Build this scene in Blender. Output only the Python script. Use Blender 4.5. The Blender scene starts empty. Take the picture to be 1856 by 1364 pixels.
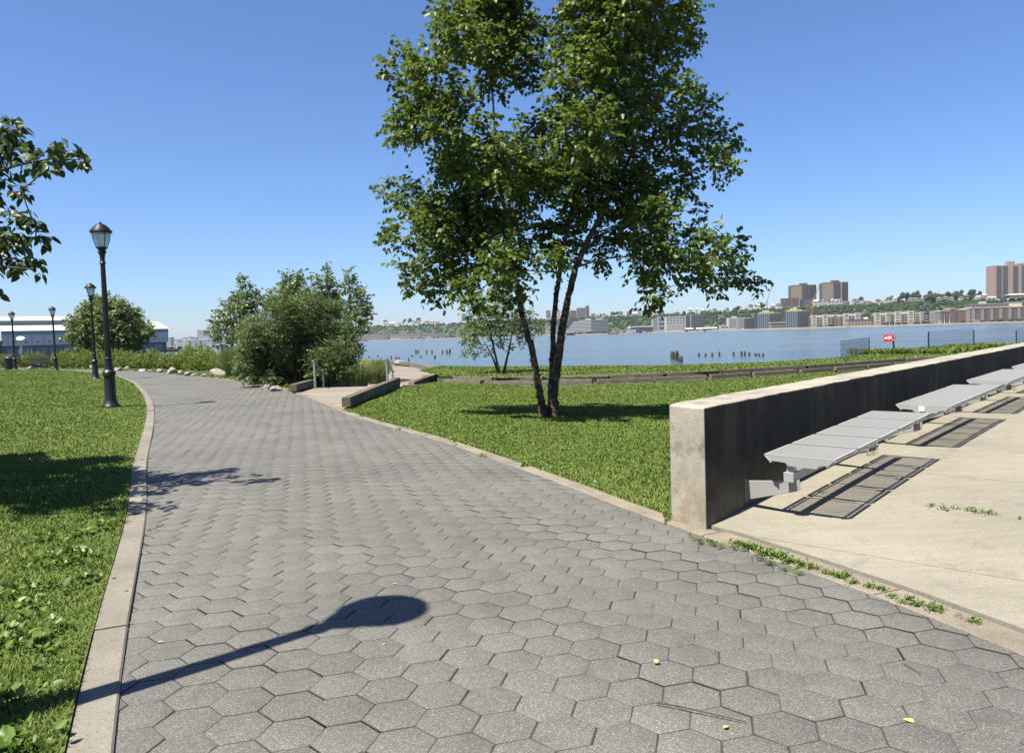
import bpy, bmesh, math, random
import numpy as np
from mathutils import Vector, Matrix
R = math.radians
random.seed(7)
rng = np.random.default_rng(11)
scene = bpy.context.scene
col = scene.collection

# ------------------------------------------------------------------ survey of the place
F = 1384.0; PITCH = 0.0532; ROLL = 0.0297; EYE = 1.4       # lens and tripod of the photograph

def sight(px, py):
    dx = px - 928; dy = py - 682
    c, s = math.cos(ROLL), math.sin(ROLL)
    u = (c*dx - s*dy)/F; v = (s*dx + c*dy)/F
    return u, math.cos(PITCH) - v*math.sin(PITCH), -math.sin(PITCH) - v*math.cos(PITCH)

def G(px, py, z=0.0):                  # where a survey sight meets the level z
    u, Y, Z = sight(px, py); t = (z-EYE)/Z
    return Vector((u*t, Y*t, z))

def at(px, py, Yd):                    # a survey sight at the distance Yd
    u, Y, Z = sight(px, py); t = Yd/Y
    return Vector((u*t, Yd, EYE + Z*t))

def horizon(px): return 608.4 - 0.0297*(px-928)

SUN_EL = R(62); SUN_DIR = Vector((-0.748*math.cos(SUN_EL), -0.664*math.cos(SUN_EL), math.sin(SUN_EL)))

# ------------------------------------------------------------------ helpers
def tag(o, label=None, cat=None, group=None, kind=None):
    if label: o['label'] = label
    if cat: o['category'] = cat
    if group: o['group'] = group
    if kind: o['kind'] = kind
    return o

def link(name, me, parent=None, mats=()):
    o = bpy.data.objects.new(name, me)
    col.objects.link(o)
    if parent: o.parent = parent
    for m in mats: me.materials.append(m)
    return o

def empty(name, loc=(0,0,0), rz=0.0):
    o = bpy.data.objects.new(name, None); col.objects.link(o)
    o.location = loc; o.rotation_euler = (0, 0, rz); o.empty_display_size = 0.1
    return o

def children(o): return [c for c in bpy.data.objects if c.parent == o]

def copy_tree(o, kids=None):
    c = o.copy(); col.objects.link(c)
    for ch in (kids if kids is not None else children(o)):
        d = ch.copy(); col.objects.link(d); d.parent = c
        for g in children(ch):
            e = g.copy(); col.objects.link(e); e.parent = d
    return c

class MB:
    """collects simple shapes for ONE mesh"""
    def __init__(s): s.v = []; s.f = []; s.m = []
    def add(s, vs, fs, m=0):
        n = len(s.v); s.v += [tuple(v) for v in vs]; s.f += [tuple(n+i for i in f) for f in fs]; s.m += [m]*len(fs); return s
    def box(s, x0, x1, y0, y1, z0, z1, m=0):
        vs = [(x0,y0,z0),(x1,y0,z0),(x1,y1,z0),(x0,y1,z0),(x0,y0,z1),(x1,y0,z1),(x1,y1,z1),(x0,y1,z1)]
        return s.add(vs, [(0,3,2,1),(4,5,6,7),(0,1,5,4),(1,2,6,5),(2,3,7,6),(3,0,4,7)], m)
    def bar(s, a, b, w, h=None, up=(0,0,1), m=0):
        h = h or w; a = Vector(a); b = Vector(b); d = (b-a).normalized(); u = Vector(up)
        if abs(d.dot(u)) > .98: u = Vector((1,0,0))
        r = d.cross(u).normalized()*w/2; u = r.cross(d).normalized()*h/2
        vs = [a-r-u, a+r-u, a+r+u, a-r+u, b-r-u, b+r-u, b+r+u, b-r+u]
        return s.add(vs, [(0,1,2,3),(7,6,5,4),(0,4,5,1),(1,5,6,2),(2,6,7,3),(3,7,4,0)], m)
    def tube(s, pts, rad, n=8, m=0, cap=True):
        pts = [Vector(p) for p in pts]; rad = rad if hasattr(rad, '__len__') else [rad]*len(pts)
        ring = []; prev = None
        for i, p in enumerate(pts):
            d = (pts[min(i+1,len(pts)-1)] - pts[max(i-1,0)]).normalized()
            r = prev - d*prev.dot(d) if prev is not None else d.orthogonal()
            if r.length < 1e-6: r = d.orthogonal()
            r.normalize(); prev = r; q = d.cross(r)
            ring.append([p + (r*math.cos(2*math.pi*k/n) + q*math.sin(2*math.pi*k/n))*rad[i] for k in range(n)])
        vs = [v for rr in ring for v in rr]; fs = []
        for i in range(len(pts)-1):
            for k in range(n):
                fs.append((i*n+k, i*n+(k+1)%n, (i+1)*n+(k+1)%n, (i+1)*n+k))
        if cap:
            fs.append(tuple(range(n))[::-1]); fs.append(tuple((len(pts)-1)*n+k for k in range(n)))
        return s.add(vs, fs, m)
    def lathe(s, prof, n=24, m=0, flute=0.0):
        vs = []; fs = []
        for r, z in prof:
            for k in range(n):
                q = r*(1 - flute*(k % 2)) ; vs.append((q*math.cos(2*math.pi*k/n), q*math.sin(2*math.pi*k/n), z))
        for i in range(len(prof)-1):
            for k in range(n):
                fs.append((i*n+k, i*n+(k+1)%n, (i+1)*n+(k+1)%n, (i+1)*n+k))
        fs.append(tuple(range(n))[::-1]); fs.append(tuple((len(prof)-1)*n+k for k in range(n)))
        return s.add(vs, fs, m)
    def prism(s, outline, z0, z1, m=0):
        n = len(outline)
        vs = [(x,y,z0) for x,y in outline] + [(x,y,z1) for x,y in outline]
        fs = [tuple(range(n))[::-1], tuple(range(n,2*n))] + [(i,(i+1)%n,n+(i+1)%n,n+i) for i in range(n)]
        return s.add(vs, fs, m)
    def build(s, name, mats, parent=None, smooth=False, bevel=0.0, seg=2):
        if not isinstance(mats, (list, tuple)): mats = [mats]
        me = bpy.data.meshes.new(name); me.from_pydata(s.v, [], s.f)
        if len(mats) > 1: me.polygons.foreach_set('material_index', s.m)
        if smooth: me.polygons.foreach_set('use_smooth', [True]*len(me.polygons))
        me.update()
        o = link(name, me, parent, mats)
        if smooth:
            try: me.set_sharp_from_angle(angle=R(40))
            except Exception: pass
        if bevel:
            b = o.modifiers.new('bevel', 'BEVEL'); b.width = bevel; b.segments = seg; b.limit_method = 'ANGLE'; b.angle_limit = R(35)
        return o

def np_mesh(name, verts, loops, sizes, mats, parent=None, rnd=None, smooth=False):
    me = bpy.data.meshes.new(name)
    nv = len(verts); nf = len(sizes); nl = len(loops)
    me.vertices.add(nv); me.vertices.foreach_set('co', np.asarray(verts, np.float32).ravel())
    me.loops.add(nl); me.loops.foreach_set('vertex_index', np.asarray(loops, np.int32).ravel())
    me.polygons.add(nf); st = np.concatenate([[0], np.cumsum(sizes)[:-1]]).astype(np.int32)
    me.polygons.foreach_set('loop_start', st)
    me.update(calc_edges=True)
    if smooth: me.polygons.foreach_set('use_smooth', [True]*nf)
    if rnd is not None:
        a = me.attributes.new('rnd', 'FLOAT', 'POINT'); a.data.foreach_set('value', np.asarray(rnd, np.float32))
    return link(name, me, parent, mats if isinstance(mats, (list,tuple)) else [mats])

def unit(a): return a/np.maximum(np.linalg.norm(a, axis=1, keepdims=True), 1e-9)

def leaf_arrays(P, Dr, N, L, W, fold=.25):
    """ovate pointed leaves: base P, direction Dr, face normal N, length L, width W"""
    Dr = unit(Dr); S = unit(np.cross(N, Dr)); N = np.cross(Dr, S)
    n = len(P); L = np.broadcast_to(np.asarray(L, float).reshape(-1,1), (n,1)); W = np.broadcast_to(np.asarray(W, float).reshape(-1,1), (n,1))
    v = np.empty((n,6,3))
    v[:,0] = P
    v[:,1] = P + Dr*L*.22 + S*W*.46 + N*W*fold*.6
    v[:,2] = P + Dr*L*.60 + S*W*.40 + N*W*fold*.5 - N*L*.03
    v[:,3] = P + Dr*L - N*L*.12
    v[:,4] = P + Dr*L*.60 - S*W*.40 + N*W*fold*.5 - N*L*.03
    v[:,5] = P + Dr*L*.22 - S*W*.46 + N*W*fold*.6
    idx = np.arange(n)[:,None]*6
    lp = np.concatenate([idx+0, idx+3, idx+2, idx+1, idx+0, idx+5, idx+4, idx+3], 1)
    return v.reshape(-1,3), lp.ravel(), np.full(2*n, 4)

def leaves_obj(name, P, Dr, N, L, W, mat, parent=None, fold=.25, rnd=None):
    v, lp, sz = leaf_arrays(P, Dr, N, L, W, fold)
    r = rng.random(len(P)) if rnd is None else rnd
    return np_mesh(name, v, lp, sz, mat, parent, np.repeat(r, 6))

def seg_dist(P, line):
    """distance of 2-D points P to a polyline"""
    best = np.full(len(P), 1e9)
    for a, b in zip(line[:-1], line[1:]):
        a = np.array(a[:2]); b = np.array(b[:2]); d = b-a; L2 = (d*d).sum()
        t = np.clip(((P-a)@d)/L2, 0, 1)
        best = np.minimum(best, np.linalg.norm(P - a - t[:,None]*d, axis=1))
    return best

def inside(P, poly):
    x, y = P[:,0], P[:,1]; r = np.zeros(len(P), bool); n = len(poly)
    for i in range(n):
        x0, y0 = poly[i][:2]; x1, y1 = poly[(i+1)%n][:2]
        if y0 == y1: continue
        c = ((y0 > y) != (y1 > y)) & (x < (x1-x0)*(y-y0)/(y1-y0) + x0)
        r ^= c
    return r

def sheet(name, poly, zf, mat, step=.5, extra=None, smooth=True):
    """a ground sheet filling poly with heights zf(points)"""
    bm = bmesh.new()
    vs = [bm.verts.new((p[0], p[1], 0)) for p in poly]
    bm.faces.new(vs)
    xs = [p[0] for p in poly]; ys = [p[1] for p in poly]
    def cuts(lo, hi, ax):
        c = lo + step
        while c < hi:
            co = (c,0,0) if ax == 0 else (0,c,0); no = (1,0,0) if ax == 0 else (0,1,0)
            bmesh.ops.bisect_plane(bm, geom=bm.verts[:]+bm.edges[:]+bm.faces[:], plane_co=co, plane_no=no)
            c += step if not extra else step*extra(c)
    cuts(min(xs), max(xs), 0); cuts(min(ys), max(ys), 1)
    P = np.array([v.co[:] for v in bm.verts])[:, :2]
    z = zf(P)
    for v, q in zip(bm.verts, z): v.co.z = q
    for f in bm.faces:
        if f.normal.z < 0: f.normal_flip()
        f.smooth = smooth
    bmesh.ops.recalc_face_normals(bm, faces=bm.faces[:])
    me = bpy.data.meshes.new(name); bm.to_mesh(me); bm.free()
    o = link(name, me, None, [mat])
    if me.polygons and me.polygons[0].normal.z < 0: me.flip_normals()
    return tag(o, kind='structure')

# ------------------------------------------------------------------ materials
class NT:
    def __init__(s, name):
        s.mat = bpy.data.materials.new(name); s.mat.use_nodes = True
        s.t = s.mat.node_tree; s.t.nodes.clear()
        s.out = s.n('ShaderNodeOutputMaterial')
    def n(s, typ, ins=None, **kw):
        x = s.t.nodes.new(typ)
        for k, v in kw.items(): setattr(x, k, v)
        for k, v in (ins or {}).items(): s.set(x, k, v)
        return x
    def set(s, x, k, v):
        i = x.inputs[k]
        if isinstance(v, bpy.types.NodeSocket): s.t.links.new(v, i)
        elif isinstance(v, bpy.types.Node): s.t.links.new(v.outputs[0], i)
        else:
            if hasattr(i.default_value, '__len__') and len(i.default_value) == 4 and len(v) == 3: v = (*v, 1)
            i.default_value = v
    def coord(s, which='Object'): return s.n('ShaderNodeTexCoord').outputs[which]
    def scaled(s, v, sc, rot=(0,0,0), loc=(0,0,0)):
        return s.n('ShaderNodeMapping', {'Vector': v, 'Scale': sc, 'Rotation': rot, 'Location': loc}).outputs[0]
    def noise(s, v, scale, detail=4, rough=.55, out='Fac', dist=0):
        return s.n('ShaderNodeTexNoise', {'Vector': v, 'Scale': scale, 'Detail': detail, 'Roughness': rough, 'Distortion': dist}).outputs[out]
    def vor(s, v, scale, out='Color', **kw):
        return s.n('ShaderNodeTexVoronoi', {'Vector': v, 'Scale': scale}, **kw).outputs[out]
    def ramp(s, f, stops, interp='LINEAR'):
        x = s.n('ShaderNodeValToRGB', {'Fac': f}); x.color_ramp.interpolation = interp
        e = x.color_ramp.elements
        while len(e) < len(stops): e.new(.5)
        for i, (p, c) in enumerate(stops):
            e[i].position = p; e[i].color = (*c, 1) if hasattr(c, '__len__') else (c, c, c, 1)
        return x.outputs[0]
    def mix(s, f, a, b, mode='MIX'):
        x = s.n('ShaderNodeMix', data_type='RGBA', blend_type=mode)
        s.set(x, 0, f)
        for k, v in ((6, a), (7, b)):
            s.set(x, k, v if isinstance(v, (bpy.types.NodeSocket, bpy.types.Node)) else ((*v, 1) if hasattr(v, '__len__') else (v,v,v,1)))
        return x.outputs[2]
    def math(s, op, a, b=0.0, c=0.0):
        x = s.n('ShaderNodeMath', operation=op); s.set(x, 0, a); s.set(x, 1, b)
        if op in ('MULTIPLY_ADD',): s.set(x, 2, c)
        return x.outputs[0]
    def attr(s, name='rnd'): return s.n('ShaderNodeAttribute', attribute_name=name).outputs['Fac']
    def bump(s, h, strength=.3, dist=.01):
        return s.n('ShaderNodeBump', {'Height': h, 'Strength': strength, 'Distance': dist}).outputs[0]
    def bsdf(s, color, rough=.8, normal=None, metal=0.0, spec=.4, **kw):
        ins = {'Base Color': color, 'Roughness': rough, 'Metallic': metal, 'Specular IOR Level': spec}
        if normal is not None: ins['Normal'] = normal
        ins.update(kw)
        return s.n('ShaderNodeBsdfPrincipled', ins)
    def done(s, sh):
        s.t.links.new(sh.outputs[0] if isinstance(sh, bpy.types.Node) else sh, s.out.inputs[0]); return s.mat

def plain(name, c, rough=.7, var=.12, scale=3.0, metal=0.0, spec=.4, bump=0.0):
    k = NT(name); v = k.coord()
    f = k.noise(v, scale, 5)
    cc = k.mix(f, [x*(1-var) for x in c], [min(1, x*(1+var)) for x in c])
    return k.done(k.bsdf(cc, rough, k.bump(f, bump, .01) if bump else None, metal, spec))

def leaf_mat(name, dark, light, trans=.35, gloss=.25, back=None):
    k = NT(name); r = k.attr(); v = k.coord()
    big = k.noise(v, 1.3, 2)
    f = k.math('MULTIPLY_ADD', r, .7, k.math('MULTIPLY', big, .3))
    c = k.ramp(f, [(.1, dark), (.75, light), (1., [min(1, x*1.35) for x in light])])
    d = k.n('ShaderNodeBsdfPrincipled', {'Base Color': c, 'Roughness': .42, 'Specular IOR Level': gloss})
    t = k.n('ShaderNodeBsdfTranslucent', {'Color': k.mix(.5, c, [light[0]*1.5, light[1]*1.4, light[2]*.5])})
    m = k.n('ShaderNodeMixShader', {'Fac': trans})
    k.t.links.new(d.outputs[0], m.inputs[1]); k.t.links.new(t.outputs[0], m.inputs[2])
    return k.done(m)

M = {}
# hexagonal asphalt pavers: grey binder with pale and dark aggregate
k = NT('asphalt_paver'); v = k.coord(); r = k.attr()
sp = k.vor(v, 290.0); sx = k.n('ShaderNodeSeparateColor', {'Color': sp}).outputs[0]
speck = k.ramp(sx, [(.0, .55), (.30, .92), (.78, 1.02), (.86, 1.55), (1., 2.2)])
sp2 = k.vor(v, 130.0); sx2 = k.n('ShaderNodeSeparateColor', {'Color': sp2}).outputs[1]
speck2 = k.ramp(sx2, [(.0, .75), (.2, 1.0), (.975, 1.0), (.99, 1.5)])
stain = k.mix(1, k.ramp(k.noise(v, .55, 6, .6), [(.3, .80), (.62, 1.06)]), k.ramp(k.noise(v, 4.5, 6, .7), [(.32, .84), (.5, 1.0)]), 'MULTIPLY')
pv = k.ramp(r, [(0, (.092,.090,.081)), (.25, (.098,.096,.086)), (.75, (.102,.100,.090)), (1, (.109,.106,.095))])
c = k.mix(1.0, pv, stain, 'MULTIPLY'); c = k.mix(.85, c, speck, 'MULTIPLY'); c = k.mix(.8, c, speck2, 'MULTIPLY')
h = k.math('ADD', k.noise(v, 260, 3), k.math('MULTIPLY', k.noise(v, 22, 3), .8))
M['paver'] = k.done(k.bsdf(c, .78, k.bump(h, .45, .004), spec=.35))
M['joint'] = plain('joint_sand', (.040,.037,.031), .95, .3, 30)

def concrete(name, c, stain=.25, scale=1.2, spk=.2, bump=.3):
    k = NT(name); v = k.coord()
    a = k.ramp(k.noise(v, scale, 8, .65), [(.3, 1-stain), (.65, 1.08)])
    g = k.ramp(k.noise(v, 160, 2, .7), [(.3, 1-spk), (.7, 1+spk)])
    sx = k.n('ShaderNodeSeparateColor', {'Color': k.vor(v, 120.0)}).outputs[0]
    pit = k.ramp(sx, [(0, .62), (.07, .75), (.1, 1.0), (.93, 1.0), (1, 1.22)])
    cc = k.mix(1, c, a, 'MULTIPLY'); cc = k.mix(1, cc, g, 'MULTIPLY'); cc = k.mix(.7, cc, pit, 'MULTIPLY')
    hh = k.math('ADD', k.noise(v, 150, 3), k.noise(v, 12, 4))
    return k.done(k.bsdf(cc, .88, k.bump(hh, bump, .004), spec=.25))
M['kerb'] = concrete('kerb_concrete', (.172,.158,.130), .38)
M['strip'] = concrete('strip_concrete', (.185,.162,.124), .35, 2.0)

k = NT('terrace_concrete'); v = k.coord()       # pale exposed-aggregate slabs with damp green staining by the wall
a = k.ramp(k.noise(v, .7, 8, .7), [(.3, .80), (.65, 1.06)])
g = k.ramp(k.noise(v, 130, 2, .7), [(.3, .72), (.7, 1.25)])
st = k.scaled(v, (1.5, 18, 1), (0,0,R(-20)))
st = k.ramp(k.noise(st, 1.0, 4), [(.4, .92), (.7, 1.04)])
cc = k.mix(1, (.212,.197,.158), a, 'MULTIPLY'); cc = k.mix(1, cc, g, 'MULTIPLY'); cc = k.mix(1, cc, st, 'MULTIPLY')
blt = k.ramp(k.noise(v, 2.6, 9, .75), [(.36, .78), (.46, 1.0)]); cc = k.mix(.8, cc, blt, 'MULTIPLY')
M['terrace'] = k.done(k.bsdf(cc, .9, k.bump(k.noise(v, 120, 3), .35, .004), spec=.2))

def wall_mat():
    k = NT('weathered_wall'); v = k.coord()
    gx = k.n('ShaderNodeNewGeometry').outputs['Normal']
    a = k.ramp(k.noise(v, 2.2, 8, .7), [(.3, .58), (.5, .95), (.68, 1.18)])
    g = k.ramp(k.noise(v, 140, 2, .7), [(.3, .85), (.7, 1.15)])
    base = k.mix(1, (.262,.242,.198), a, 'MULTIPLY'); base = k.mix(1, base, g, 'MULTIPLY')
    # rusty worn patches low down, dark lichen patches
    sep = k.n('ShaderNodeSeparateXYZ', {'Vector': v})
    low = k.ramp(sep.outputs[2], [(.0, 1.0), (.5, 0.0)])
    pat = k.ramp(k.noise(v, 7.5, 9, .75), [(.47, 0), (.55, 1)])
    base = k.mix(k.math('MULTIPLY', low, k.math('MULTIPLY', pat, .8)), base, (.21,.145,.085))
    lic = k.ramp(k.noise(v, 4.2, 9, .75), [(.53, 0), (.62, 1)])
    base = k.mix(k.math('MULTIPLY', lic, .75), base, (.13,.12,.10))
    # black mould runs on the long face, with its shade painted into the colour
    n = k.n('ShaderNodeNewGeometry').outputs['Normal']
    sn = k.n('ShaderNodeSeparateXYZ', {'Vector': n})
    shaded_face = k.math('GREATER_THAN', k.n('ShaderNodeVectorMath', {0: n, 1: (0.737,-0.676,0)}, operation='DOT_PRODUCT').outputs['Value'], .8)
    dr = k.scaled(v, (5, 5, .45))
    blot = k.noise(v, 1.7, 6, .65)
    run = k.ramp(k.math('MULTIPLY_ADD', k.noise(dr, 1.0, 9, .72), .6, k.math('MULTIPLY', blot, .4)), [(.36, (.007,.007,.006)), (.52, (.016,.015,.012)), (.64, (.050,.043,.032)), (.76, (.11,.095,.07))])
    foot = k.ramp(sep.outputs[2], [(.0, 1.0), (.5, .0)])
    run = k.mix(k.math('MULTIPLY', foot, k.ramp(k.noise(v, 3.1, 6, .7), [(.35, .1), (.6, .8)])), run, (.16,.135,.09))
    base = k.mix(k.math('MULTIPLY', shaded_face, .93), base, run)
    return k.done(k.bsdf(base, .92, k.bump(k.math('ADD', k.noise(v, 60, 5), k.noise(v, 8, 5)), .5, .006), spec=.2))
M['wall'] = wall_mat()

def lawn_mat(name, a, b, c):
    k = NT(name); v = k.coord()
    f = k.noise(v, 1.1, 5, .6); g = k.noise(v, 28, 4, .7)
    cc = k.mix(f, a, b); cc = k.mix(k.ramp(g, [(.35, 0), (.75, 1)]), cc, c)
    return k.done(k.bsdf(cc, .95, k.bump(g, .9, .03), spec=.1))
M['lawn'] = lawn_mat('lawn_soil', (.055,.085,.020), (.078,.112,.028), (.115,.148,.045))
M['bed'] = lawn_mat('planting_bed', (.055,.050,.030), (.05,.075,.02), (.075,.11,.025))
M['earth'] = lawn_mat('earth', (.07,.06,.045), (.06,.07,.03), (.10,.09,.06))
k = NT('grass_blade'); r = k.attr(); big = k.math('ADD', k.math('MULTIPLY', k.noise(k.coord(), .9, 4), .5), k.math('MULTIPLY', k.noise(k.coord(), .22, 3), .5))
f = k.math('MULTIPLY_ADD', r, .55, k.math('MULTIPLY', big, .55))
c = k.ramp(f, [(.12, (.046,.080,.013)), (.5, (.098,.146,.028)), (.80, (.165,.205,.058)), (1, (.30,.30,.16))])
d = k.bsdf(c, .6, spec=.1); t = k.n('ShaderNodeBsdfTranslucent', {'Color': c}); m = k.n('ShaderNodeMixShader', {'Fac': .3})
k.t.links.new(d.outputs[0], m.inputs[1]); k.t.links.new(t.outputs[0], m.inputs[2]); M['blade'] = k.done(m)

M['birch_leaf'] = leaf_mat('birch_leaf', (.028,.056,.010), (.112,.165,.032), .42, .35)
M['bough_leaf'] = leaf_mat('bough_leaf', (.020,.040,.011), (.062,.098,.024), .26, .4)
M['dark_leaf'] = leaf_mat('plane_leaf', (.040,.070,.022), (.130,.175,.058), .36, .45)
M['willow_leaf'] = leaf_mat('willow_leaf', (.042,.072,.023), (.118,.165,.060), .32, .35)
M['shrub_leaf'] = leaf_mat('shrub_leaf', (.062,.098,.020), (.165,.215,.050), .33, .25)
M['weed_leaf'] = leaf_mat('weed_leaf', (.045,.085,.016), (.12,.19,.04), .30, .3)
M['reed'] = leaf_mat('reed_leaf', (.075,.115,.038), (.18,.235,.09), .32, .3)

k = NT('birch_bark'); v = k.coord()
w = k.scaled(v, (14, 14, 30)); f = k.noise(w, .55, 8, .7)
c = k.ramp(f, [(.40, (.018,.015,.012)), (.52, (.07,.05,.034)), (.64, (.21,.155,.10)), (.8, (.33,.255,.18))])
M['bark'] = k.done(k.bsdf(c, .9, k.bump(f, .8, .02), spec=.2))
M['dark_bark'] = plain('dark_bark', (.06,.048,.036), .9, .4, 12, bump=.5)

k = NT('weathered_timber'); v = k.coord()
f = k.noise(k.scaled(v, (1.2, 16, 16)), 1.6, 7, .65); s = k.noise(v, 3, 5)
c = k.ramp(f, [(.3, (.065,.058,.047)), (.5, (.135,.12,.094)), (.72, (.21,.19,.155))])
c = k.mix(k.ramp(s, [(.45, 0), (.7, .7)]), c, (.08,.082,.045))
M['timber'] = k.done(k.bsdf(c, .9, k.bump(f, .6, .01), spec=.15))
k = NT('dark_timber'); v = k.coord(); f = k.noise(k.scaled(v, (14, 1.2, 14)), 1.6, 7, .65)
c = k.ramp(f, [(.3, (.05,.043,.033)), (.55, (.10,.087,.064)), (.75, (.165,.145,.11))])
M['edge_timber'] = k.done(k.bsdf(c, .9, k.bump(f, .6, .01), spec=.15))
k = NT('deck_plank'); v = k.coord(); r = k.attr()
f = k.noise(k.scaled(v, (1.5, 22, 8)), 2, 6, .65)
c = k.ramp(k.math('MULTIPLY_ADD', r, .5, k.math('MULTIPLY', f, .5)), [(.2, (.14,.122,.098)), (.5, (.195,.170,.139)), (.8, (.245,.217,.182))])
M['plank'] = k.done(k.bsdf(c, .85, k.bump(f, .5, .006), spec=.2))

M['lamp'] = plain('black_cast_iron', (.007,.0075,.007), .45, .3, 20, spec=.4, bump=.15)
k = NT('frosted_globe'); v = k.coord()
d = k.n('ShaderNodeBsdfPrincipled', {'Base Color': (.62,.66,.66,1), 'Roughness': .22, 'Specular IOR Level': .5})
t = k.n('ShaderNodeBsdfTranslucent', {'Color': (.8,.84,.84,1)}); tr = k.n('ShaderNodeBsdfTransparent', {'Color': (.9,.93,.93,1)})
m1 = k.n('ShaderNodeMixShader', {'Fac': .45}); m2 = k.n('ShaderNodeMixShader', {'Fac': .35})
k.t.links.new(d.outputs[0], m1.inputs[1]); k.t.links.new(t.outputs[0], m1.inputs[2]); k.t.links.new(m1.outputs[0], m2.inputs[1]); k.t.links.new(tr.outputs[0], m2.inputs[2])
M['globe'] = k.done(m2)
M['bench'] = plain('grey_coated_steel', (.28,.28,.272), .45, .07, 9, .15, .5)
M['steel'] = plain('galvanised_rail', (.34,.345,.34), .42, .12, 15, .7)
M['black'] = plain('black_paint', (.016,.017,.018), .5, .2, 10)
M['wire'] = plain('fence_wire', (.06,.07,.085), .6, .1, 5)
M['red'] = plain('red_sign', (.42,.012,.03), .45, .08, 6)
M['white'] = plain('white_paint', (.75,.75,.73), .5, .05, 6)
M['pale'] = plain('pale_stone', (.36,.34,.30), .9, .3, 5, bump=.5)
k = NT('boulder'); v = k.coord(); f = k.noise(v, 2.4, 8, .65)
c = k.ramp(f, [(.3, (.11,.095,.077)), (.5, (.23,.21,.185)), (.7, (.36,.34,.31))])
c = k.mix(k.ramp(k.noise(v, 1.3, 3), [(.5, 0), (.62, .75)]), c, (.17,.15,.125))
M['rock'] = k.done(k.bsdf(c, .92, k.bump(f, .8, .04), spec=.2))
M['shore_rock'] = plain('shore_rock', (.20,.185,.165), .9, .45, 1.5, bump=.6)
M['pile'] = plain('rotten_pile', (.035,.03,.025), .85, .5, 4, bump=.6)
M['dry_leaf'] = plain('dry_leaf', (.42,.36,.10), .7, .3, 40)
M['twig'] = plain('twig', (.05,.036,.028), .9, .4, 40)

# water of the wide river
k = NT('river_water'); v = k.coord()
w1 = k.noise(k.scaled(v, (.30, .75, 1), (0,0,R(8))), 1.0, 6, .68)
w2 = k.noise(k.scaled(v, (.035, .10, 1), (0,0,R(-6))), 1.0, 4, .6)
hh = k.math('ADD', w1, k.math('MULTIPLY', w2, 1.4))
band = k.ramp(k.noise(k.scaled(v, (.0022, .016, 1), (0,0,R(4))), 1.0, 3, .5), [(.46, 0), (.60, 1)])
cc = k.mix(band, (.055,.085,.105), (.095,.10,.085))
M['water'] = k.done(k.bsdf(cc, k.math('MULTIPLY_ADD', band, .10, .16), k.n('ShaderNodeBump', {'Height': hh, 'Strength': k.math('MULTIPLY_ADD', band, -.42, .66), 'Distance': .55}).outputs[0], spec=k.math('MULTIPLY_ADD', band, -.24, .5), IOR=1.33))
print('materials ok')
# ------------------------------------------------------------------ ground plan (metres, x right, y away)
PATH_L = [(3.7,-8.0), (-.19,0.0), (-1.423,2.573), (-1.938,3.658), (-3.08,6.374), (-4.24,8.684), (-5.65,11.9), (-6.88,14.59), (-8.24,17.52),
          (-10.6,22.22), (-14.28,29.1), (-17.55,34.7), (-20.9,39.5), (-25.1,45.2), (-30.1,50.7), (-36.,55.5), (-46,60.5), (-60,65)]
PATH_R = [(5.9,-8.0), (3.2,-.1), (2.25,2.6), (1.90,3.92), (1.62,4.42), (1.19,5.19), (.95,5.75), (.353,7.293), (-.981,10.27), (-2.944,13.99), (-5.134,19.2), (-7.6,24.53),
          (-10.44,29.), (-13.69,33.9), (-18.3,40.4), (-22.2,44.9), (-27.6,50.2), (-34.,55.), (-38,60), (-46,64.5), (-60,69)]
W0 = np.array([1.319, 5.249]); WD = np.array([.6756, .7373]); WN = np.array([.7373, -.6756])   # wall start, run, face

def along(P): return (P - W0) @ WD
def z_terrace(P):
    t = np.clip(along(P), 0, 60); return .025 + .225*(1-np.exp(-t/4))
def z_lawn(P):
    d = seg_dist(P, PATH_R)
    s = np.clip((d-.2)/9.5, 0, 1); return .012 - .40*(s*s*(3-2*s)) + .02*np.sin(P[:,0]*1.3)*np.sin(P[:,1]*.9)*np.clip(d-.3,0,1)
def z_left(P):
    d = seg_dist(P, PATH_L); return .022 + .10*np.clip(d/2.5, 0, 1) + .02*np.sin(P[:,0]*.8+1)*np.sin(P[:,1]*.6)*np.clip(d-.3,0,1)
def zl(x, y, f): return float(f(np.array([[x, y]]))[0])

# one ground sheet under everything ashore, its edge dipping below the river
SHORE = [(90,62), (60,52), (34,44.5), (23,40.3), (17,37.2), (14.6,34.8), (10.9,33.4), (6.2,32.9), (1.8,35.0), (-3.8,40.5), (-7,50), (-10,58), (-16,66), (-26,74), (-40,84), (-70,98), (-150,120), (-400,140)]
UP_EDGE = [(p[0], p[1]) for p in SHORE]
bm = bmesh.new()
rows = []
back = -120
for i, (x, y) in enumerate(SHORE):
    a = Vector(SHORE[max(i-1,0)]); b = Vector(SHORE[min(i+1,len(SHORE)-1)]); t = (b-a).normalized(); n = Vector((t.y, -t.x))
    if n.y < 0: n = -n
    rows.append([bm.verts.new((x*1.0, back, -.9)), bm.verts.new((x - n.x*.3, y - n.y*.3, -.62)), bm.verts.new((x + n.x*1.2, y + n.y*1.2, -1.2)), bm.verts.new((x + n.x*4, y + n.y*4, -3.2))])
for r0, r1 in zip(rows[:-1], rows[1:]):
    for j in range(3): bm.faces.new((r0[j], r0[j+1], r1[j+1], r1[j]))
bmesh.ops.recalc_face_normals(bm, faces=bm.faces[:])
me = bpy.data.meshes.new('ground'); bm.to_mesh(me); bm.free()
if me.polygons[0].normal.z < 0: me.flip_normals()
tag(link('ground', me, None, [M['earth']]), kind='structure')

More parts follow.
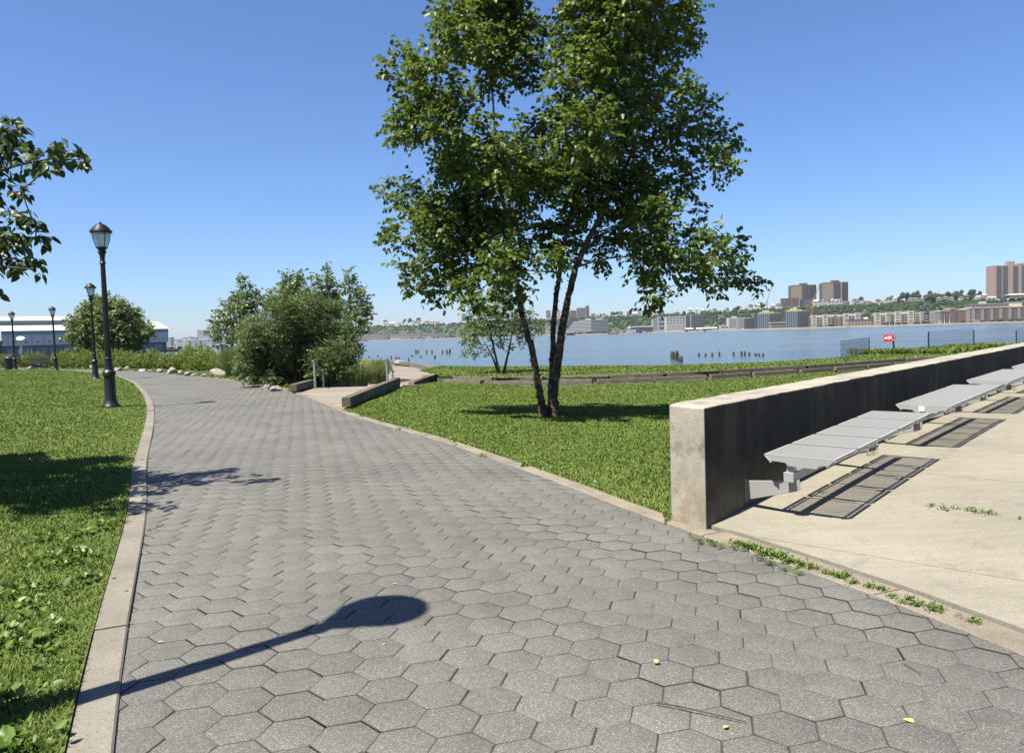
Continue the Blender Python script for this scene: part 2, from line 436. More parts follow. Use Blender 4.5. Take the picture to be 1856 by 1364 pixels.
m = MB(); m.add([(-9000,-400,-1.8),(9000,-400,-1.8),(9000,12000,-1.8),(-9000,12000,-1.8)], [(0,1,2,3)])
tag(m.build('water', M['water']), kind='structure')

# path bed + pavers (one surface)
def strip_between(name, A, B, z, mat):
    m = MB(); n = len(A)
    m.add([(x,y,z) for x,y in A] + [(x,y,z) for x,y in B], [(i, n+i, n+i+1, i+1) for i in range(n-1)])
    return m.build(name, mat)
def resample(line, step):
    out = [np.array(line[0], float)]
    for a, b in zip(line[:-1], line[1:]):
        a = np.array(a, float); b = np.array(b, float); n = max(1, int(np.linalg.norm(b-a)/step))
        for i in range(1, n+1): out.append(a + (b-a)*i/n)
    return np.array(out)
def smooth_line(line, step=.6, it=6):
    P = resample(line, step)
    for _ in range(it): P[1:-1] = (P[:-2] + 2*P[1:-1] + P[2:])/4
    return P
LL = smooth_line(PATH_L); LR = smooth_line(PATH_R, .5, 3)
PATH_POLY = np.vstack([LL, LR[::-1]])
th = -.254; S = .2144
a = np.array([math.cos(th), math.sin(th)])*S; b = np.array([math.cos(th-R(60)), math.sin(th-R(60))])*S
o0 = np.array([.240, 2.976])
I, J = np.meshgrid(np.arange(-420, 300), np.arange(-420, 120)); I = I.ravel(); J = J.ravel()
C = o0 + I[:,None]*a + J[:,None]*b
keep = (C[:,1] > -3.5) & (C[:,1] < 62) & (C[:,0] > -55) & (C[:,0] < 8)
C = C[keep]
near = np.minimum(seg_dist(C, LL), seg_dist(C, LR))
C = C[inside(C, PATH_POLY) | (near < .09)]
n = len(C)
def z_path(P): return .005*np.sin(P[:,0]*1.7+.5)*np.sin(P[:,1]*1.1) + .004*np.sin(P[:,0]*4.1+P[:,1]*3.3)
ang = th + R(30) + np.arange(6)*R(60)
Rc = S/math.sqrt(3)
gap = rng.uniform(.0018, .0031, n) + .0035*np.clip(np.sin(C[:,0]*1.1+2)*np.sin(C[:,1]*.8+.4)+rng.normal(0,.5,n)-.5, 0, 1)
tilt = rng.normal(0, .0009, (n,2)); hz = rng.normal(0, .0002, n); rot = rng.normal(0, .012, n)
C2 = C + rng.normal(0, .0015, (n,2))
V = np.empty((n, 24, 3))
for ri, (dr, dz) in enumerate([(.0042, 0), (.0006, -.0010), (.0, -.0034), (None, -.0034)]):
    aa = ang[None,:] + rot[:,None]; rr = (Rc - gap - dr)[:,None] if dr is not None else np.full((n,1), Rc+.0012)
    X = np.cos(aa)*rr; Y = np.sin(aa)*rr
    V[:, ri*6:ri*6+6, 0] = C2[:,0:1] + X; V[:, ri*6:ri*6+6, 1] = C2[:,1:2] + Y
    V[:, ri*6:ri*6+6, 2] = (hz + z_path(C2))[:,None] + X*tilt[:,0:1] + Y*tilt[:,1:2] + dz
base = np.arange(n)[:,None]*24
lp = [base + np.arange(6)[None,:]]; fl = []
order = list(range(6)); sizes = [6]
for ri in (0,1,2):
    for q in range(6):
        order += [ri*6+6+q, ri*6+6+(q+1)%6, ri*6+(q+1)%6, ri*6+q]; sizes.append(4)
loops = (base + np.array(order)[None,:]).ravel()
pav = np_mesh('path', V.reshape(-1,3), loops, np.tile(sizes, n), [M['paver'], M['joint']], None, np.repeat(rng.random(n), 24))
pav.data.polygons.foreach_set('material_index', np.tile([0]*7+[1]*12, n).astype(np.int32))
# the sand bed showing in the joints belongs to the same path object
bmj = bmesh.new(); bmj.from_mesh(pav.data)
va = [bmj.verts.new((x, y, -.032)) for x, y in LL]; vb = [bmj.verts.new((x, y, -.032)) for x, y in LR[np.linspace(0, len(LR)-1, len(LL)).astype(int)]]
for i in range(len(LL)-1):
    f = bmj.faces.new((va[i], vb[i], vb[i+1], va[i+1])); f.material_index = 1
    if f.normal.z < 0: f.normal_flip()
bmj.to_mesh(pav.data); bmj.free()
tag(pav, kind='structure')
print('pavers', n)

def offset_line(P, d):
    t = np.gradient(P, axis=0); t = unit(t); return P + np.stack([-t[:,1], t[:,0]], 1)*d
def edging(name, inner, outer, z0, z1, mat, joint=0, wob=.004):
    """a concrete edging with sawn joints, top z1"""
    m = MB(); n = len(inner); L = 0; k = 0
    segs = []; cur = [0]
    for i in range(1, n):
        L += np.linalg.norm(inner[i]-inner[i-1]); cur.append(i)
        if joint and L > joint: segs.append(cur); cur = [i]; L = 0
    if len(cur) > 1: segs.append(cur)
    for sgm in segs:
        A = [inner[i].copy() for i in sgm]; B = [outer[i].copy() for i in sgm]
        dz = random.uniform(-wob, wob)
        if joint:
            d = unit((A[1]-A[0])[None])[0]*.006; A[0] += d; B[0] += d
            d = unit((A[-1]-A[-2])[None])[0]*.006; A[-1] -= d; B[-1] -= d
        q = len(A); zz = [z1 + dz + random.uniform(-.0015,.0015) for _ in A]
        c = .008
        vs = []
        for i in range(q):
            w = unit((B[i]-A[i])[None])[0]*c
            vs += [(*A[i], z0), (*A[i], zz[i]-c), (*(A[i]+w), zz[i]), (*(B[i]-w), zz[i]), (*B[i], zz[i]-c), (*B[i], z0)]
        fs = []
        for i in range(q-1):
            for j in range(5): fs.append((i*6+j, i*6+j+1, (i+1)*6+j+1, (i+1)*6+j))
        fs += [(0,1,2,3,4,5), tuple((q-1)*6+j for j in range(6))[::-1]]
        m.add(vs, fs)
    o = m.build(name, mat)
    bmx = bmesh.new(); bmx.from_mesh(o.data); bmesh.ops.recalc_face_normals(bmx, faces=bmx.faces[:]); bmx.to_mesh(o.data); bmx.free()
    return tag(o, kind='structure')
edging('kerb', LL, offset_line(LL, .155), -.1, .020, M['kerb'], 2.4)
i0 = np.argmin(np.abs(LR[:,1]-5.3) + np.abs(LR[:,0]-1.15)); i1 = np.argmin(np.linalg.norm(LR-np.array([-3.3,14.7]), axis=1)); i2 = np.argmin(np.linalg.norm(LR-np.array([-5.9,20.9]), axis=1))
edging('kerb', LR[i0:], offset_line(LR[i0:], -.15), -.1, .012, M['strip'], 3.0)
wide = offset_line(LR[:i0+1], -.20)
edging('kerb', LR[:i0+1], wide, -.1, .010, M['strip'], 2.2)

# lawns and beds
kl = offset_line(LL, .15)
left_poly = [tuple(p) for p in kl] + [(-75,66), (-75,-8)]
sheet('lawn', left_poly, z_left, M['lawn'], 1.6)
WL = W0 - WN*.33                                            # far side of the wall
TIMB = [G(792,697,-.38), G(900,700,-.38), G(1000,699,-.38), G(1100,697,-.38), G(1200,692.5,-.38), G(1300,688,-.38), G(1400,681,-.38), G(1470,676,-.36), G(1560,669,-.36), G(1640,662.5,-.36), G(1740,657,-.36)]
TIMB = [(p.x, p.y) for p in TIMB]
ke = offset_line(LR, -.145)
lawn_edge = [tuple(p) for p in ke[i0+1:i1]]
DXR = -3.40                                                 # right side of the boardwalk
lawn_poly = [tuple(WL)] + lawn_edge + [(DXR, lawn_edge[-1][1]+.6), (DXR, 24.2), (-3.3, 25), (-2.9, 28.8)] + TIMB + [tuple(WL + WD*32)]
sheet('lawn', lawn_poly, z_lawn, M['lawn'], .9)
z_up = lambda P: -.09 + 0*P[:,0] + .03*np.sin(P[:,0]*.5)*np.sin(P[:,1]*.4)
up_poly = [(x, y+.12) for x, y in TIMB] + [(25.5,30.9), (44,40), (50,47), (34,43.8)] + [p for p in SHORE[3:9]] + [(-3.9,40.0), (-4.4,36), (-3.2,32), (-2.75,29.2)]
sheet('lawn', up_poly, z_up, M['lawn'], 1.1)
bed_edge = [tuple(p) for p in ke[i2:]]
bed_poly = bed_edge + [(-75, 72), (-75, 92), (-40,83), (-26,73), (-16,65), (-11.5,57), (-9.5,50), (-8.3,42), (-7.6,34), (-6.6,27), (-6.15,24), (-6.1,21.3)]
z_bed = lambda P: .03 - .25*np.clip(seg_dist(P, PATH_R)/12, 0, 1) + .04*np.sin(P[:,0])*np.sin(P[:,1]*.8)
sheet('planting_bed', bed_poly, z_bed, M['bed'], 1.2)

# terrace of concrete slabs
jt = MB()
tp = []
U = np.array([WD, WN])
slab_t = [-4.2, -.02, 2.35, 5.35, 8.35, 11.35, 14.35, 17.35, 20.35, 23.35, 30.0]; slab_n = [.0, 3.05, 6.1, 9.2, 12.3, 16]
edge_w = offset_line(LR[:i0+1], -.215)
def edge_t(nn):                                          # where the slabs stop against the edging, along the wall direction
    return float(np.interp(nn, ew_n, ew_t))
ewq = np.array([((p-W0)@WN, (p-W0)@WD) for p in edge_w]); ewo = np.argsort(ewq[:,0]); ew_n = ewq[ewo,0]; ew_t = ewq[ewo,1]
ms = MB()
for i in range(len(slab_t)-1):
    for j in range(len(slab_n)-1):
        n0, n1 = slab_n[j]+.006, slab_n[j+1]-.006
        NN = 14
        vs = []; ok = True
        for q in range(NN+1):
            nn = n0 + (n1-n0)*q/NN; e = edge_t(nn)
            t0 = max(slab_t[i]+.006, e) ; t1 = max(slab_t[i+1]-.006, e)
            for tt in np.linspace(t0, t1, 9):
                p = W0 + WD*tt + WN*nn; vs.append([p[0], p[1], float(z_terrace(p[None])[0]) + .0])
        fs = []
        for q in range(NN):
            for w in range(8):
                A = q*9+w; B = A+1; Cc = A+10; D = A+9
                pa, pb, pd = np.array(vs[A]), np.array(vs[B]), np.array(vs[D])
                if np.linalg.norm(pb-pa) < 1e-5 and np.linalg.norm(np.array(vs[Cc])-pd) < 1e-5: continue
                fs.append((A, D, Cc, B))
        if not fs: continue
        nv = len(vs)
        low = [[x, y, z-.12] for x, y, z in vs]
        rim = [q*9 for q in range(NN+1)] + [NN*9+w for w in range(1,9)] + [q*9+8 for q in range(NN-1,-1,-1)] + [w for w in range(7,0,-1)]
        fs2 = fs + [(rim[q], rim[(q+1)%len(rim)], nv+rim[(q+1)%len(rim)], nv+rim[q]) for q in range(len(rim))]
        ms.add(vs+low, fs2)
o = ms.build('terrace', M['terrace'])
bmx = bmesh.new(); bmx.from_mesh(o.data); bmesh.ops.remove_doubles(bmx, verts=bmx.verts[:], dist=1e-5); bmesh.ops.recalc_face_normals(bmx, faces=bmx.faces[:]); bmx.to_mesh(o.data); bmx.free()
tag(o, kind='structure')
mt = MB(); 
mt.add([(*(W0+WD*-1.5+WN*-.1),-.08), (*(W0+WD*30+WN*-.1),.0), (*(W0+WD*30+WN*16),.0), (*(W0+WD*-8+WN*16),-.08), (*(W0+WD*-7+WN*5),-.08)], [(4,3,2,1,0)])
tag(mt.build('earth', M['joint']), kind='structure')

# ------------------------------------------------------------------ concrete wall
w = MB(); LT = 40.0; TH = .345
def wp(t, nn, z): p = W0 + WD*t + WN*nn; return (p[0], p[1], z)
e0 = (1.138-1.319, 5.555-5.249)                              # the end is cut parallel to the path
outer = W0 + np.array(e0)
steps = np.concatenate([[0], np.linspace(.22, 6, 50), np.linspace(6.2, LT, 120)]); jw = np.random.default_rng(8)
vs = []
for i, t in enumerate(steps):
    a_ = W0 + WD*t; tb = max(t, ((outer-W0)@WD)) if i == 0 else t
    b_ = outer if i == 0 else W0 + WD*t - WN*TH
    zt = .868 + .005*t
    ja = jw.normal(0, .0022, 4) - np.clip(jw.normal(-2.2, 1, 4), 0, 1)*.006; zt_ = zt + ja[0]; zb_ = zt + ja[1]; a2 = a_ + WN*ja[2]; b2_ = b_ + WN*ja[3]
    vs += [(a_[0], a_[1], -.35), (a2[0], a2[1], zt_), (b2_[0], b2_[1], zb_), (b_[0], b_[1], -.35)]
fs = [(0,1,2,3)]
for i in range(len(steps)-1):
    q = i*4; 
    for j in range(4): fs.append((q+j, q+4+j, q+4+(j+1)%4, q+(j+1)%4))
q = (len(steps)-1)*4; fs.append((q+3,q+2,q+1,q))
w.add(vs, fs)
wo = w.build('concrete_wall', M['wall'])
bmx = bmesh.new(); bmx.from_mesh(wo.data); bmesh.ops.recalc_face_normals(bmx, faces=bmx.faces[:]); bmx.to_mesh(wo.data); bmx.free()
bv = wo.modifiers.new('bevel', 'BEVEL'); bv.width = .014; bv.segments = 3; bv.limit_method = 'ANGLE'; bv.angle_limit = R(35)
tag(wo, 'low concrete wall with a black face of stains and painted shade beside the terrace, its pale end at the path', 'wall')

# ------------------------------------------------------------------ benches on the wall
PW, PD = .485, .50                                           # one seat panel, along the wall and across
def seat_mesh():
    m = MB(); e = .018; t = .005
    nx, ny = 17, 18
    fr = .022
    m.box(-PW/2+.024, PW/2-.024, -PD/2, -PD/2+fr, -t, 0); m.box(-PW/2+.024, PW/2-.024, PD/2-fr, PD/2, -t, 0)
    m.box(-PW/2+.024, -PW/2+.024+fr, -PD/2+fr, PD/2-fr, -t, 0); m.box(PW/2-.024-fr, PW/2-.024, -PD/2+fr, PD/2-fr, -t, 0)
    x0, x1, y0, y1 = -PW/2+.024+fr, PW/2-.024-fr, -PD/2+fr, PD/2-fr
    for i in range(1, nx):
        x = x0 + (x1-x0)*i/nx; m.box(x-.0027, x+.0027, y0, y1, -t+.0006, -.0006)
    for i in range(1, ny):
        y = y0 + (y1-y0)*i/ny; m.box(x0, x1, y-.0027, y+.0027, -t+.0011, -.0011)
    # slanted skirts, perforated on the long sides
    for s in (-1, 1):
        m.add([(-PW/2+.024, s*PD/2, -.0012), (PW/2-.024, s*PD/2, -.0012), (PW/2-.024, s*(PD/2-.012), -.012), (-PW/2+.024, s*(PD/2-.012), -.012)], [(0,1,2,3)])
        for q in range(13):
            x = -PW/2+.02 + (PW-.04)*q/12
            m.bar((x, s*(PD/2-.012), -.012), (x, s*(PD/2-.05), -.05), .016, .003)
        m.bar((-PW/2+.01, s*(PD/2-.052), -.052), (PW/2-.01, s*(PD/2-.052), -.052), .014, .004)
    return m
seat_me = seat_mesh()
first_bench = None
def make_bench():
    """local frame: x along the wall, y away from the wall, z = seat top"""
    b = empty('wall_bench')
    sp = None
    for i in range(5):
        x = (i+.5)*PW
        if sp is None: sp = seat_me.build('seat_panel', M['bench'], b)
        else:
            s2 = sp.copy(); col.objects.link(s2); s2.parent = b; sp_i = s2; sp_i.location = (x, 0, 0); continue
        sp.location = (x, 0, 0)
    prof = [(-PD/2, .0), (PD/2, .0), (PD/2-.028, -.036), (.14, -.048), (.12, -.070), (-.075, -.066), (-.095,-.044), (-PD/2+.028, -.036)]
    def plate(x, nm='end_plate'):
        m = MB(); n = len(prof)
        vs = [(x-.0025, y, z-.006) for y, z in prof] + [(x+.0025, y, z-.006) for y, z in prof]
        m.add(vs, [tuple(range(n)), tuple(range(n,2*n))[::-1]] + [(i,n+i,n+(i+1)%n,(i+1)%n) for i in range(n)])
        return m.build(nm, M['bench'], b)
    for i in range(6): plate(i*PW + (.026 if i == 0 else -.026 if i == 5 else -.035))
    m = MB(); m.box(.06, 5*PW-.03, -.107, -.043, -.185, -.121); m.box(5*PW-.03, 5*PW-.022, -.111, -.039, -.189, -.117); m.build('beam', M['bench'], b, bevel=.006)
    for i in range(6):
        m = MB(); x = i*PW + (.08 if i == 0 else -.10 if i == 5 else 0); m.box(x, x+.05, -.10, -.05, -.122, -.045); m.build('saddle', M['bench'], b)
    for x in (5*PW-.075, 1.3*PW):
        m = MB(); yw = -.475
        out = [(yw, -.250), (-.140, -.200), (-.135, -.172), (-.110, -.172), (-.110, -.192), (-.040, -.192), (-.040, -.172), (-.016, -.172), (-.016, -.245), (-.045, -.262), (yw, -.40)]
        n = len(out)
        sk = lambda y: -.12*(-.016-y)/.459             # the arm is splayed a little along the wall
        vs = [(x+sk(y)-.006, y, z) for y, z in out] + [(x+sk(y)+.006, y, z) for y, z in out]
        m.add(vs, [tuple(range(n)), tuple(range(n,2*n))[::-1]] + [(i,n+i,n+(i+1)%n,(i+1)%n) for i in range(n)])
        m.box(x-.132, x-.108, yw-.004, yw+.003, -.41, -.24)
        m.build('bracket', M['bench'], b, bevel=.003)
    for q in (1, 2, 3):                                # fixing lugs between panels
        m = MB(); m.bar((q*PW+.03, .16, -.055), (q*PW+.03, .16, -.10), .03, .01); m.bar((q*PW-.05, .19, -.07), (q*PW+.05, .19, -.07), .02, .01); m.build('lug', M['bench'], b)
    return b
bench0 = make_bench(); bk = children(bench0)
wrz = math.atan2(WD[1], WD[0])
blab = ['grey perforated steel bench cantilevered from the wall, the one nearest its pale end',
        'grey perforated steel bench second along the wall, white sticker on its end',
        'grey perforated steel bench third along the dark wall, shortened by distance at the frame edge',
        'grey perforated steel bench farthest along the wall, only its corner showing']
for i, (t0, dz) in enumerate([(.42, .455), (3.52, .435), (6.55, .44), (9.62, .44)]):
    b = bench0 if i == 0 else copy_tree(bench0, bk)
    p = W0 + WD*(t0+5*PW) + WN*.475
    za = float(z_terrace((W0+WD*t0)[None])[0]) + dz; zb = float(z_terrace((W0+WD*(t0+2.42))[None])[0]) + dz
    pitch = math.atan2(zb-za, 2.42)
    X = -Vector((WD[0]*math.cos(pitch), WD[1]*math.cos(pitch), math.sin(pitch))); Y = Vector((WN[0], WN[1], 0)); Z = X.cross(Y)
    mat = Matrix(((X.x, Y.x, Z.x, p[0]), (X.y, Y.y, Z.y, p[1]), (X.z, Y.z, Z.z, zb), (0,0,0,1)))
    b.matrix_world = mat
    tag(b, blab[i], 'bench', 'steel benches along the wall')
    if i == 1:
        m = MB(); m.box(5*PW+.0, 5*PW+.0015, -.03, .02, -.058, -.008); s = m.build('sticker', M['white'], b)
# ------------------------------------------------------------------ lamps
def make_lamp():
    L = empty('street_lamp')
    m = MB(); m.lathe([(.0,0),(.205,0),(.205,.04),(.19,.06),(.165,.10),(.15,.14),(.138,.17),(.128,.20),(.120,.72),(.118,.76),(.128,.78),(.150,.80),(.150,.83),(.142,.85),(.150,.87),(.128,.90),(.10,.93),(.0,.93)], 28)
    m.build('base', M['lamp'], L, True)
    m = MB(); m.lathe([(.0,.92),(.098,.92),(.092,.96),(.082,1.10),(.078,1.19),(.0,1.19)], 24); m.lathe([(0,1.185),(.092,1.185),(.092,1.21),(.076,1.225),(.0,1.225)], 24)
    m.lathe([(0,1.22),(.072,1.22),(.064,2.2),(.052,3.50),(0,3.50)], 32, flute=.10)
    m.lathe([(0,3.495),(.07,3.495),(.075,3.515),(.06,3.54),(.052,3.56),(.058,3.66),(.072,3.745),(.09,3.755),(.098,3.775),(.085,3.80),(.08,3.83),(.10,3.86),(.132,3.875),(.132,3.90),(0,3.90)], 28)
    m.build('shaft', M['lamp'], L, True)
    m = MB(); m.lathe([(.0,3.90),(.088,3.902),(.120,3.96),(.152,4.05),(.176,4.15),(.186,4.24),(.0,4.243)], 28); m.build('globe', M['globe'], L, True)
    for q in range(4):
        a = R(90*q + 52); m = MB()
        m.tube([Vector((math.cos(a)*r, math.sin(a)*r, z)) for r, z in [(.120,3.89),(.146,3.95),(.178,4.04),(.202,4.14),(.214,4.25)]], .0105, 6); m.build('rib', M['lamp'], L)
    m = MB(); m.lathe([(0,4.236),(.225,4.236),(.244,4.245),(.246,4.285),(.236,4.30),(.205,4.318),(.195,4.35),(.172,4.375),(.150,4.38),(.142,4.40),(.112,4.43),(.07,4.45),(.0,4.455)], 28)
    cap = m.build('cap', M['lamp'], L, True)
    m = MB(); m.lathe([(0,4.45),(.03,4.45),(.026,4.47),(.036,4.475),(.034,4.49),(0,4.495)], 14); m.build('finial', M['lamp'], cap, True)
    return L
lamp0 = make_lamp(); lk = children(lamp0)
LAMPS = [((-9.108,17.265), 'black cast-iron street lamp with frosted globe, the largest one, on the lawn by the bend'),
         ((-18.0,33.0), 'black cast-iron street lamp second along the curving path, in front of the round tree'),
         ((-29.6,49.6), 'black cast-iron street lamp third along the path, in front of the white roofed shed'),
         ((-35.3,54.3), 'black cast-iron street lamp farthest along the path, beside the dark park bench'),
         ((-2.29,2.485), 'black cast-iron street lamp beside the near kerb, casting the long shadow over the pavers')]
for i, ((x, y), lab) in enumerate(LAMPS):
    o = lamp0 if i == 0 else copy_tree(lamp0, lk)
    o.scale = (.94,.94,.925); o.location = (x, y, zl(x, y, z_left) - .01); o.rotation_euler.z = (0, .5, .2, .9, .1)[i]
    tag(o, lab, 'street lamp', 'cast iron lamps along the path')

# ------------------------------------------------------------------ boardwalk, its timbers and rails
XL, XR = -6.08, -3.40
def plank_mesh(m, xa, xb, y, wd, z, th=.04):
    z += random.uniform(-.003, .003); m.box(xa, xb, y+.004, y+wd-.004, z-th, z)
V = []; mb = MB(); rn = []
y = 14.4
def path_edge_y(x):                                     # y of the path's edge strip at x
    k = np.argsort(np.abs(eo[:,0]-x))[:2]; return float(eo[k,1].mean())
eo = offset_line(LR, -.16)
eo = eo[(eo[:,1] > 10) & (eo[:,1] < 26)]
while y < 22.9:
    # clip plank against the oblique edging
    xa = float(np.interp(y+.07, eo[np.argsort(eo[:,1]),1], eo[np.argsort(eo[:,1]),0])) + .02
    xa2 = float(np.interp(y+.07+.145, eo[np.argsort(eo[:,1]),1], eo[np.argsort(eo[:,1]),0])) + .02
    a0 = max(XL, xa); a1 = max(XL, xa2)
    if a0 < XR - .05:
        z = .012 + random.uniform(-.002, .002); th = .045
        mb.add([(a0,y+.004,z-th),(XR,y+.004,z-th),(XR,y+.141,z-th),(a1,y+.141,z-th),(a0,y+.004,z),(XR,y+.004,z),(XR,y+.141,z),(a1,y+.141,z)], [(0,3,2,1),(4,5,6,7),(0,1,5,4),(1,2,6,5),(2,3,7,6),(3,0,4,7)]); rn += [random.random()]*8
    y += .145
def deck_obj(name, mb, rn):
    o = mb.build(name, M['plank']); a = o.data.attributes.new('rnd', 'FLOAT', 'POINT'); a.data.foreach_set('value', rn); return tag(o, kind='structure')
# three steps down, then the lower curving walk
for q in range(3):
    y0 = 22.95 + q*.33; z = -.135*(q+1) + .012
    for w2 in range(2): mb.box(XL, XR, y0+w2*.165+.003, y0+w2*.165+.162, z-.045, z); rn += [random.random()]*8
    mb.box(XL, XR, y0-.02, y0-.002, z-.005, z+.085); rn += [random.random()]*8
ZD = -.40
deck_obj('boardwalk', mb, rn)
RE = [(-3.3,24.0), G(736,710,ZD), G(762,698,ZD), G(790,688.5,ZD), G(786,680,ZD), G(768,670.5,ZD), G(745,665,ZD), G(715,661.5,ZD), G(690,659.5,ZD), G(655,658.5,ZD)]
RE = [(p[0], p[1]) for p in RE]
LE = [(-6.1,24.0), (-6.15,26.5), G(686,690,ZD), G(697,684,ZD), G(697,677,ZD), G(688,670,ZD), G(672,665,ZD), G(655,661.5,ZD), G(640,660.5,ZD), G(620,660.,ZD)]
LE = [(p[0], p[1]) for p in LE]
RS = smooth_line(RE, .3, 4); LS = smooth_line(LE, .3, 4)
ua = np.linspace(0, 1, 190)
def par(P, u):
    d = np.concatenate([[0], np.cumsum(np.linalg.norm(np.diff(P, axis=0), axis=1))]); d /= d[-1]
    return np.stack([np.interp(u, d, P[:,0]), np.interp(u, d, P[:,1])], 1)
A = par(LS, ua); B = par(RS, ua)
mb = MB(); rn = []
for i in range(len(ua)-1):
    z = ZD + random.uniform(-.003,.003)
    a0, a1, b0, b1 = A[i]*.96+A[i+1]*.04, A[i+1]*.96+A[i]*.04, B[i]*.96+B[i+1]*.04, B[i+1]*.96+B[i]*.04
    vs = [(*a0,z-.05),(*b0,z-.05),(*b1,z-.05),(*a1,z-.05),(*a0,z),(*b0,z),(*b1,z),(*a1,z)]
    mb.add(vs, [(0,3,2,1),(4,5,6,7),(0,1,5,4),(1,2,6,5),(2,3,7,6),(3,0,4,7)]); rn += [random.random()]*8
deck_obj('boardwalk', mb, rn)
def timber(name, a, b, w, h, mat, label, group=None, bev=.012):
    """a squared timber resting with its underside at a.z / b.z"""
    a = Vector(a); b = Vector(b); m = MB(); m.bar(a + Vector((0,0,h/2)), b + Vector((0,0,h/2)), w, h)
    o = m.build(name, mat, bevel=bev); return tag(o, label, 'timber', group)
timber('timber_beam', (-6.02,20.95,.05), (-6.12,23.3,.05), .20, .20, M['edge_timber'], 'short dark kerb timber on the left of the boardwalk entrance')
for i, (ya, yb) in enumerate([(15.55,17.95), (17.99,20.4), (20.44,22.95)]):
    timber('timber_beam', (-3.40+(-.02)*i, ya, .05), (-3.42-.02*i, yb, .05), .19, .20, M['edge_timber'],
           ['dark edge timber nearest the path on the boardwalk right side', 'dark edge timber in the middle of the boardwalk right side', 'dark edge timber ending at the right handrail'][i], 'timbers edging the upper boardwalk')
for i, (x, y) in enumerate([(-3.40,16.0), (-3.42,18.9), (-3.44,21.2), (-3.44,22.8), (-6.05,21.3), (-6.1,23.0)]):
    m = MB(); m.box(x-.07, x+.07, y-.12, y+.12, -.6, .048); tag(m.build('bearer', M['edge_timber'], bevel=.01), 'short dark block holding up an edge timber of the boardwalk', 'timber', 'blocks under the boardwalk timbers')
# sleeper that pokes out where the steps begin
timber('timber_beam', (-3.35,23.35,-.20), (-2.85,23.35,-.22), .2, .2, M['edge_timber'], 'stub of dark timber poking out beside the boardwalk steps')
def kerb_timbers(P, d0, d1, zb, label, group, L=2.3):
    D = np.concatenate([[0], np.cumsum(np.linalg.norm(np.diff(P, axis=0), axis=1))]); s = d0
    while s < min(D[-1], d1) - .3:
        e = min(s+L, D[-1]); a = (np.interp(s+.02, D, P[:,0]), np.interp(s+.02, D, P[:,1]), zb); b = (np.interp(e-.02, D, P[:,0]), np.interp(e-.02, D, P[:,1]), zb)
        timber('timber_beam', a, b, .22, .24, M['timber'] if s > 5 else M['edge_timber'], label, group); s = e
kerb_timbers(RS + np.array([.1,0]), 0.2, 90, ZD+.06, 'weathered kerb timber along the right rim of the lower boardwalk', 'timbers along the lower boardwalk right rim')
kerb_timbers(LS - np.array([.1,0]), 1.2, 70, ZD+.05, 'weathered kerb timber along the left rim of the lower boardwalk by the bush', 'timbers along the lower boardwalk left rim')
def handrail(x, lab):
    r = empty('handrail', (x, 22.4, 0))
    m = MB(); m.tube([(0,0,-.02),(0,0,.80)], .036, 10);
    m.build('post', M['steel'], r, True)
    m = MB(); m.tube([(0,1.0,-.50),(0,1.0,.42)], .032, 10); m.build('post', M['steel'], r, True)
    m = MB(); m.tube([(0,-.18,.80),(0,-.12,.835),(0,.02,.83),(0,.97,.44),(0,1.10,.415),(0,1.28,.415)], .027, 8); m.build('rail', M['steel'], r, True)
    return tag(r, lab, 'handrail', 'handrails at the boardwalk steps')
handrail(-5.79, 'grey steel handrail beside the big bush at the boardwalk steps')
handrail(-3.66, 'grey steel handrail on the right of the boardwalk steps, against the water')

# ------------------------------------------------------------------ timber retaining wall across the lawn
rw = empty('retaining_wall', (TIMB[0][0], TIMB[0][1], 0))
P = smooth_line(TIMB, .3, 2) ; D = np.concatenate([[0], np.cumsum(np.linalg.norm(np.diff(P, axis=0), axis=1))])
def rt(s, off, z): 
    t = np.array([np.interp(s+.1,D,P[:,0])-np.interp(s-.1,D,P[:,0]), np.interp(s+.1,D,P[:,1])-np.interp(s-.1,D,P[:,1])]); t /= np.linalg.norm(t)
    return Vector((np.interp(s,D,P[:,0]) - t[1]*off - TIMB[0][0], np.interp(s,D,P[:,1]) + t[0]*off - TIMB[0][1], z))
for row, (off, zb, s0) in enumerate([(.0, -.475, -.0), (.045, -.33, .35), (.17, -.185, .75)]):
    s = s0
    while s < D[-1]-.5:
        L = 2.05 + random.uniform(-.1,.25); e = min(s+L, D[-1])
        m = MB(); m.bar(rt(s+.03, off, zb+.07+random.uniform(-.008,.008)), rt(e-.03-(.12 if random.random() < .5 else 0), off, zb+.07+random.uniform(-.008,.008)), .17, .138); m.build('timber', M['timber'], rw, bevel=.012)
        s = e
tag(rw, 'low weathered retaining wall of stacked timbers crossing the lawn behind the birch', 'retaining wall')
m = MB()
Pq = smooth_line(TIMB, .4, 2)
m.add([(x, y+.1, -.75) for x, y in Pq] + [(x, y+.16, -.10) for x, y in Pq], [(i, i+1, len(Pq)+i+1, len(Pq)+i) for i in range(len(Pq)-1)])
tag(m.build('earth', M['earth']), kind='structure')
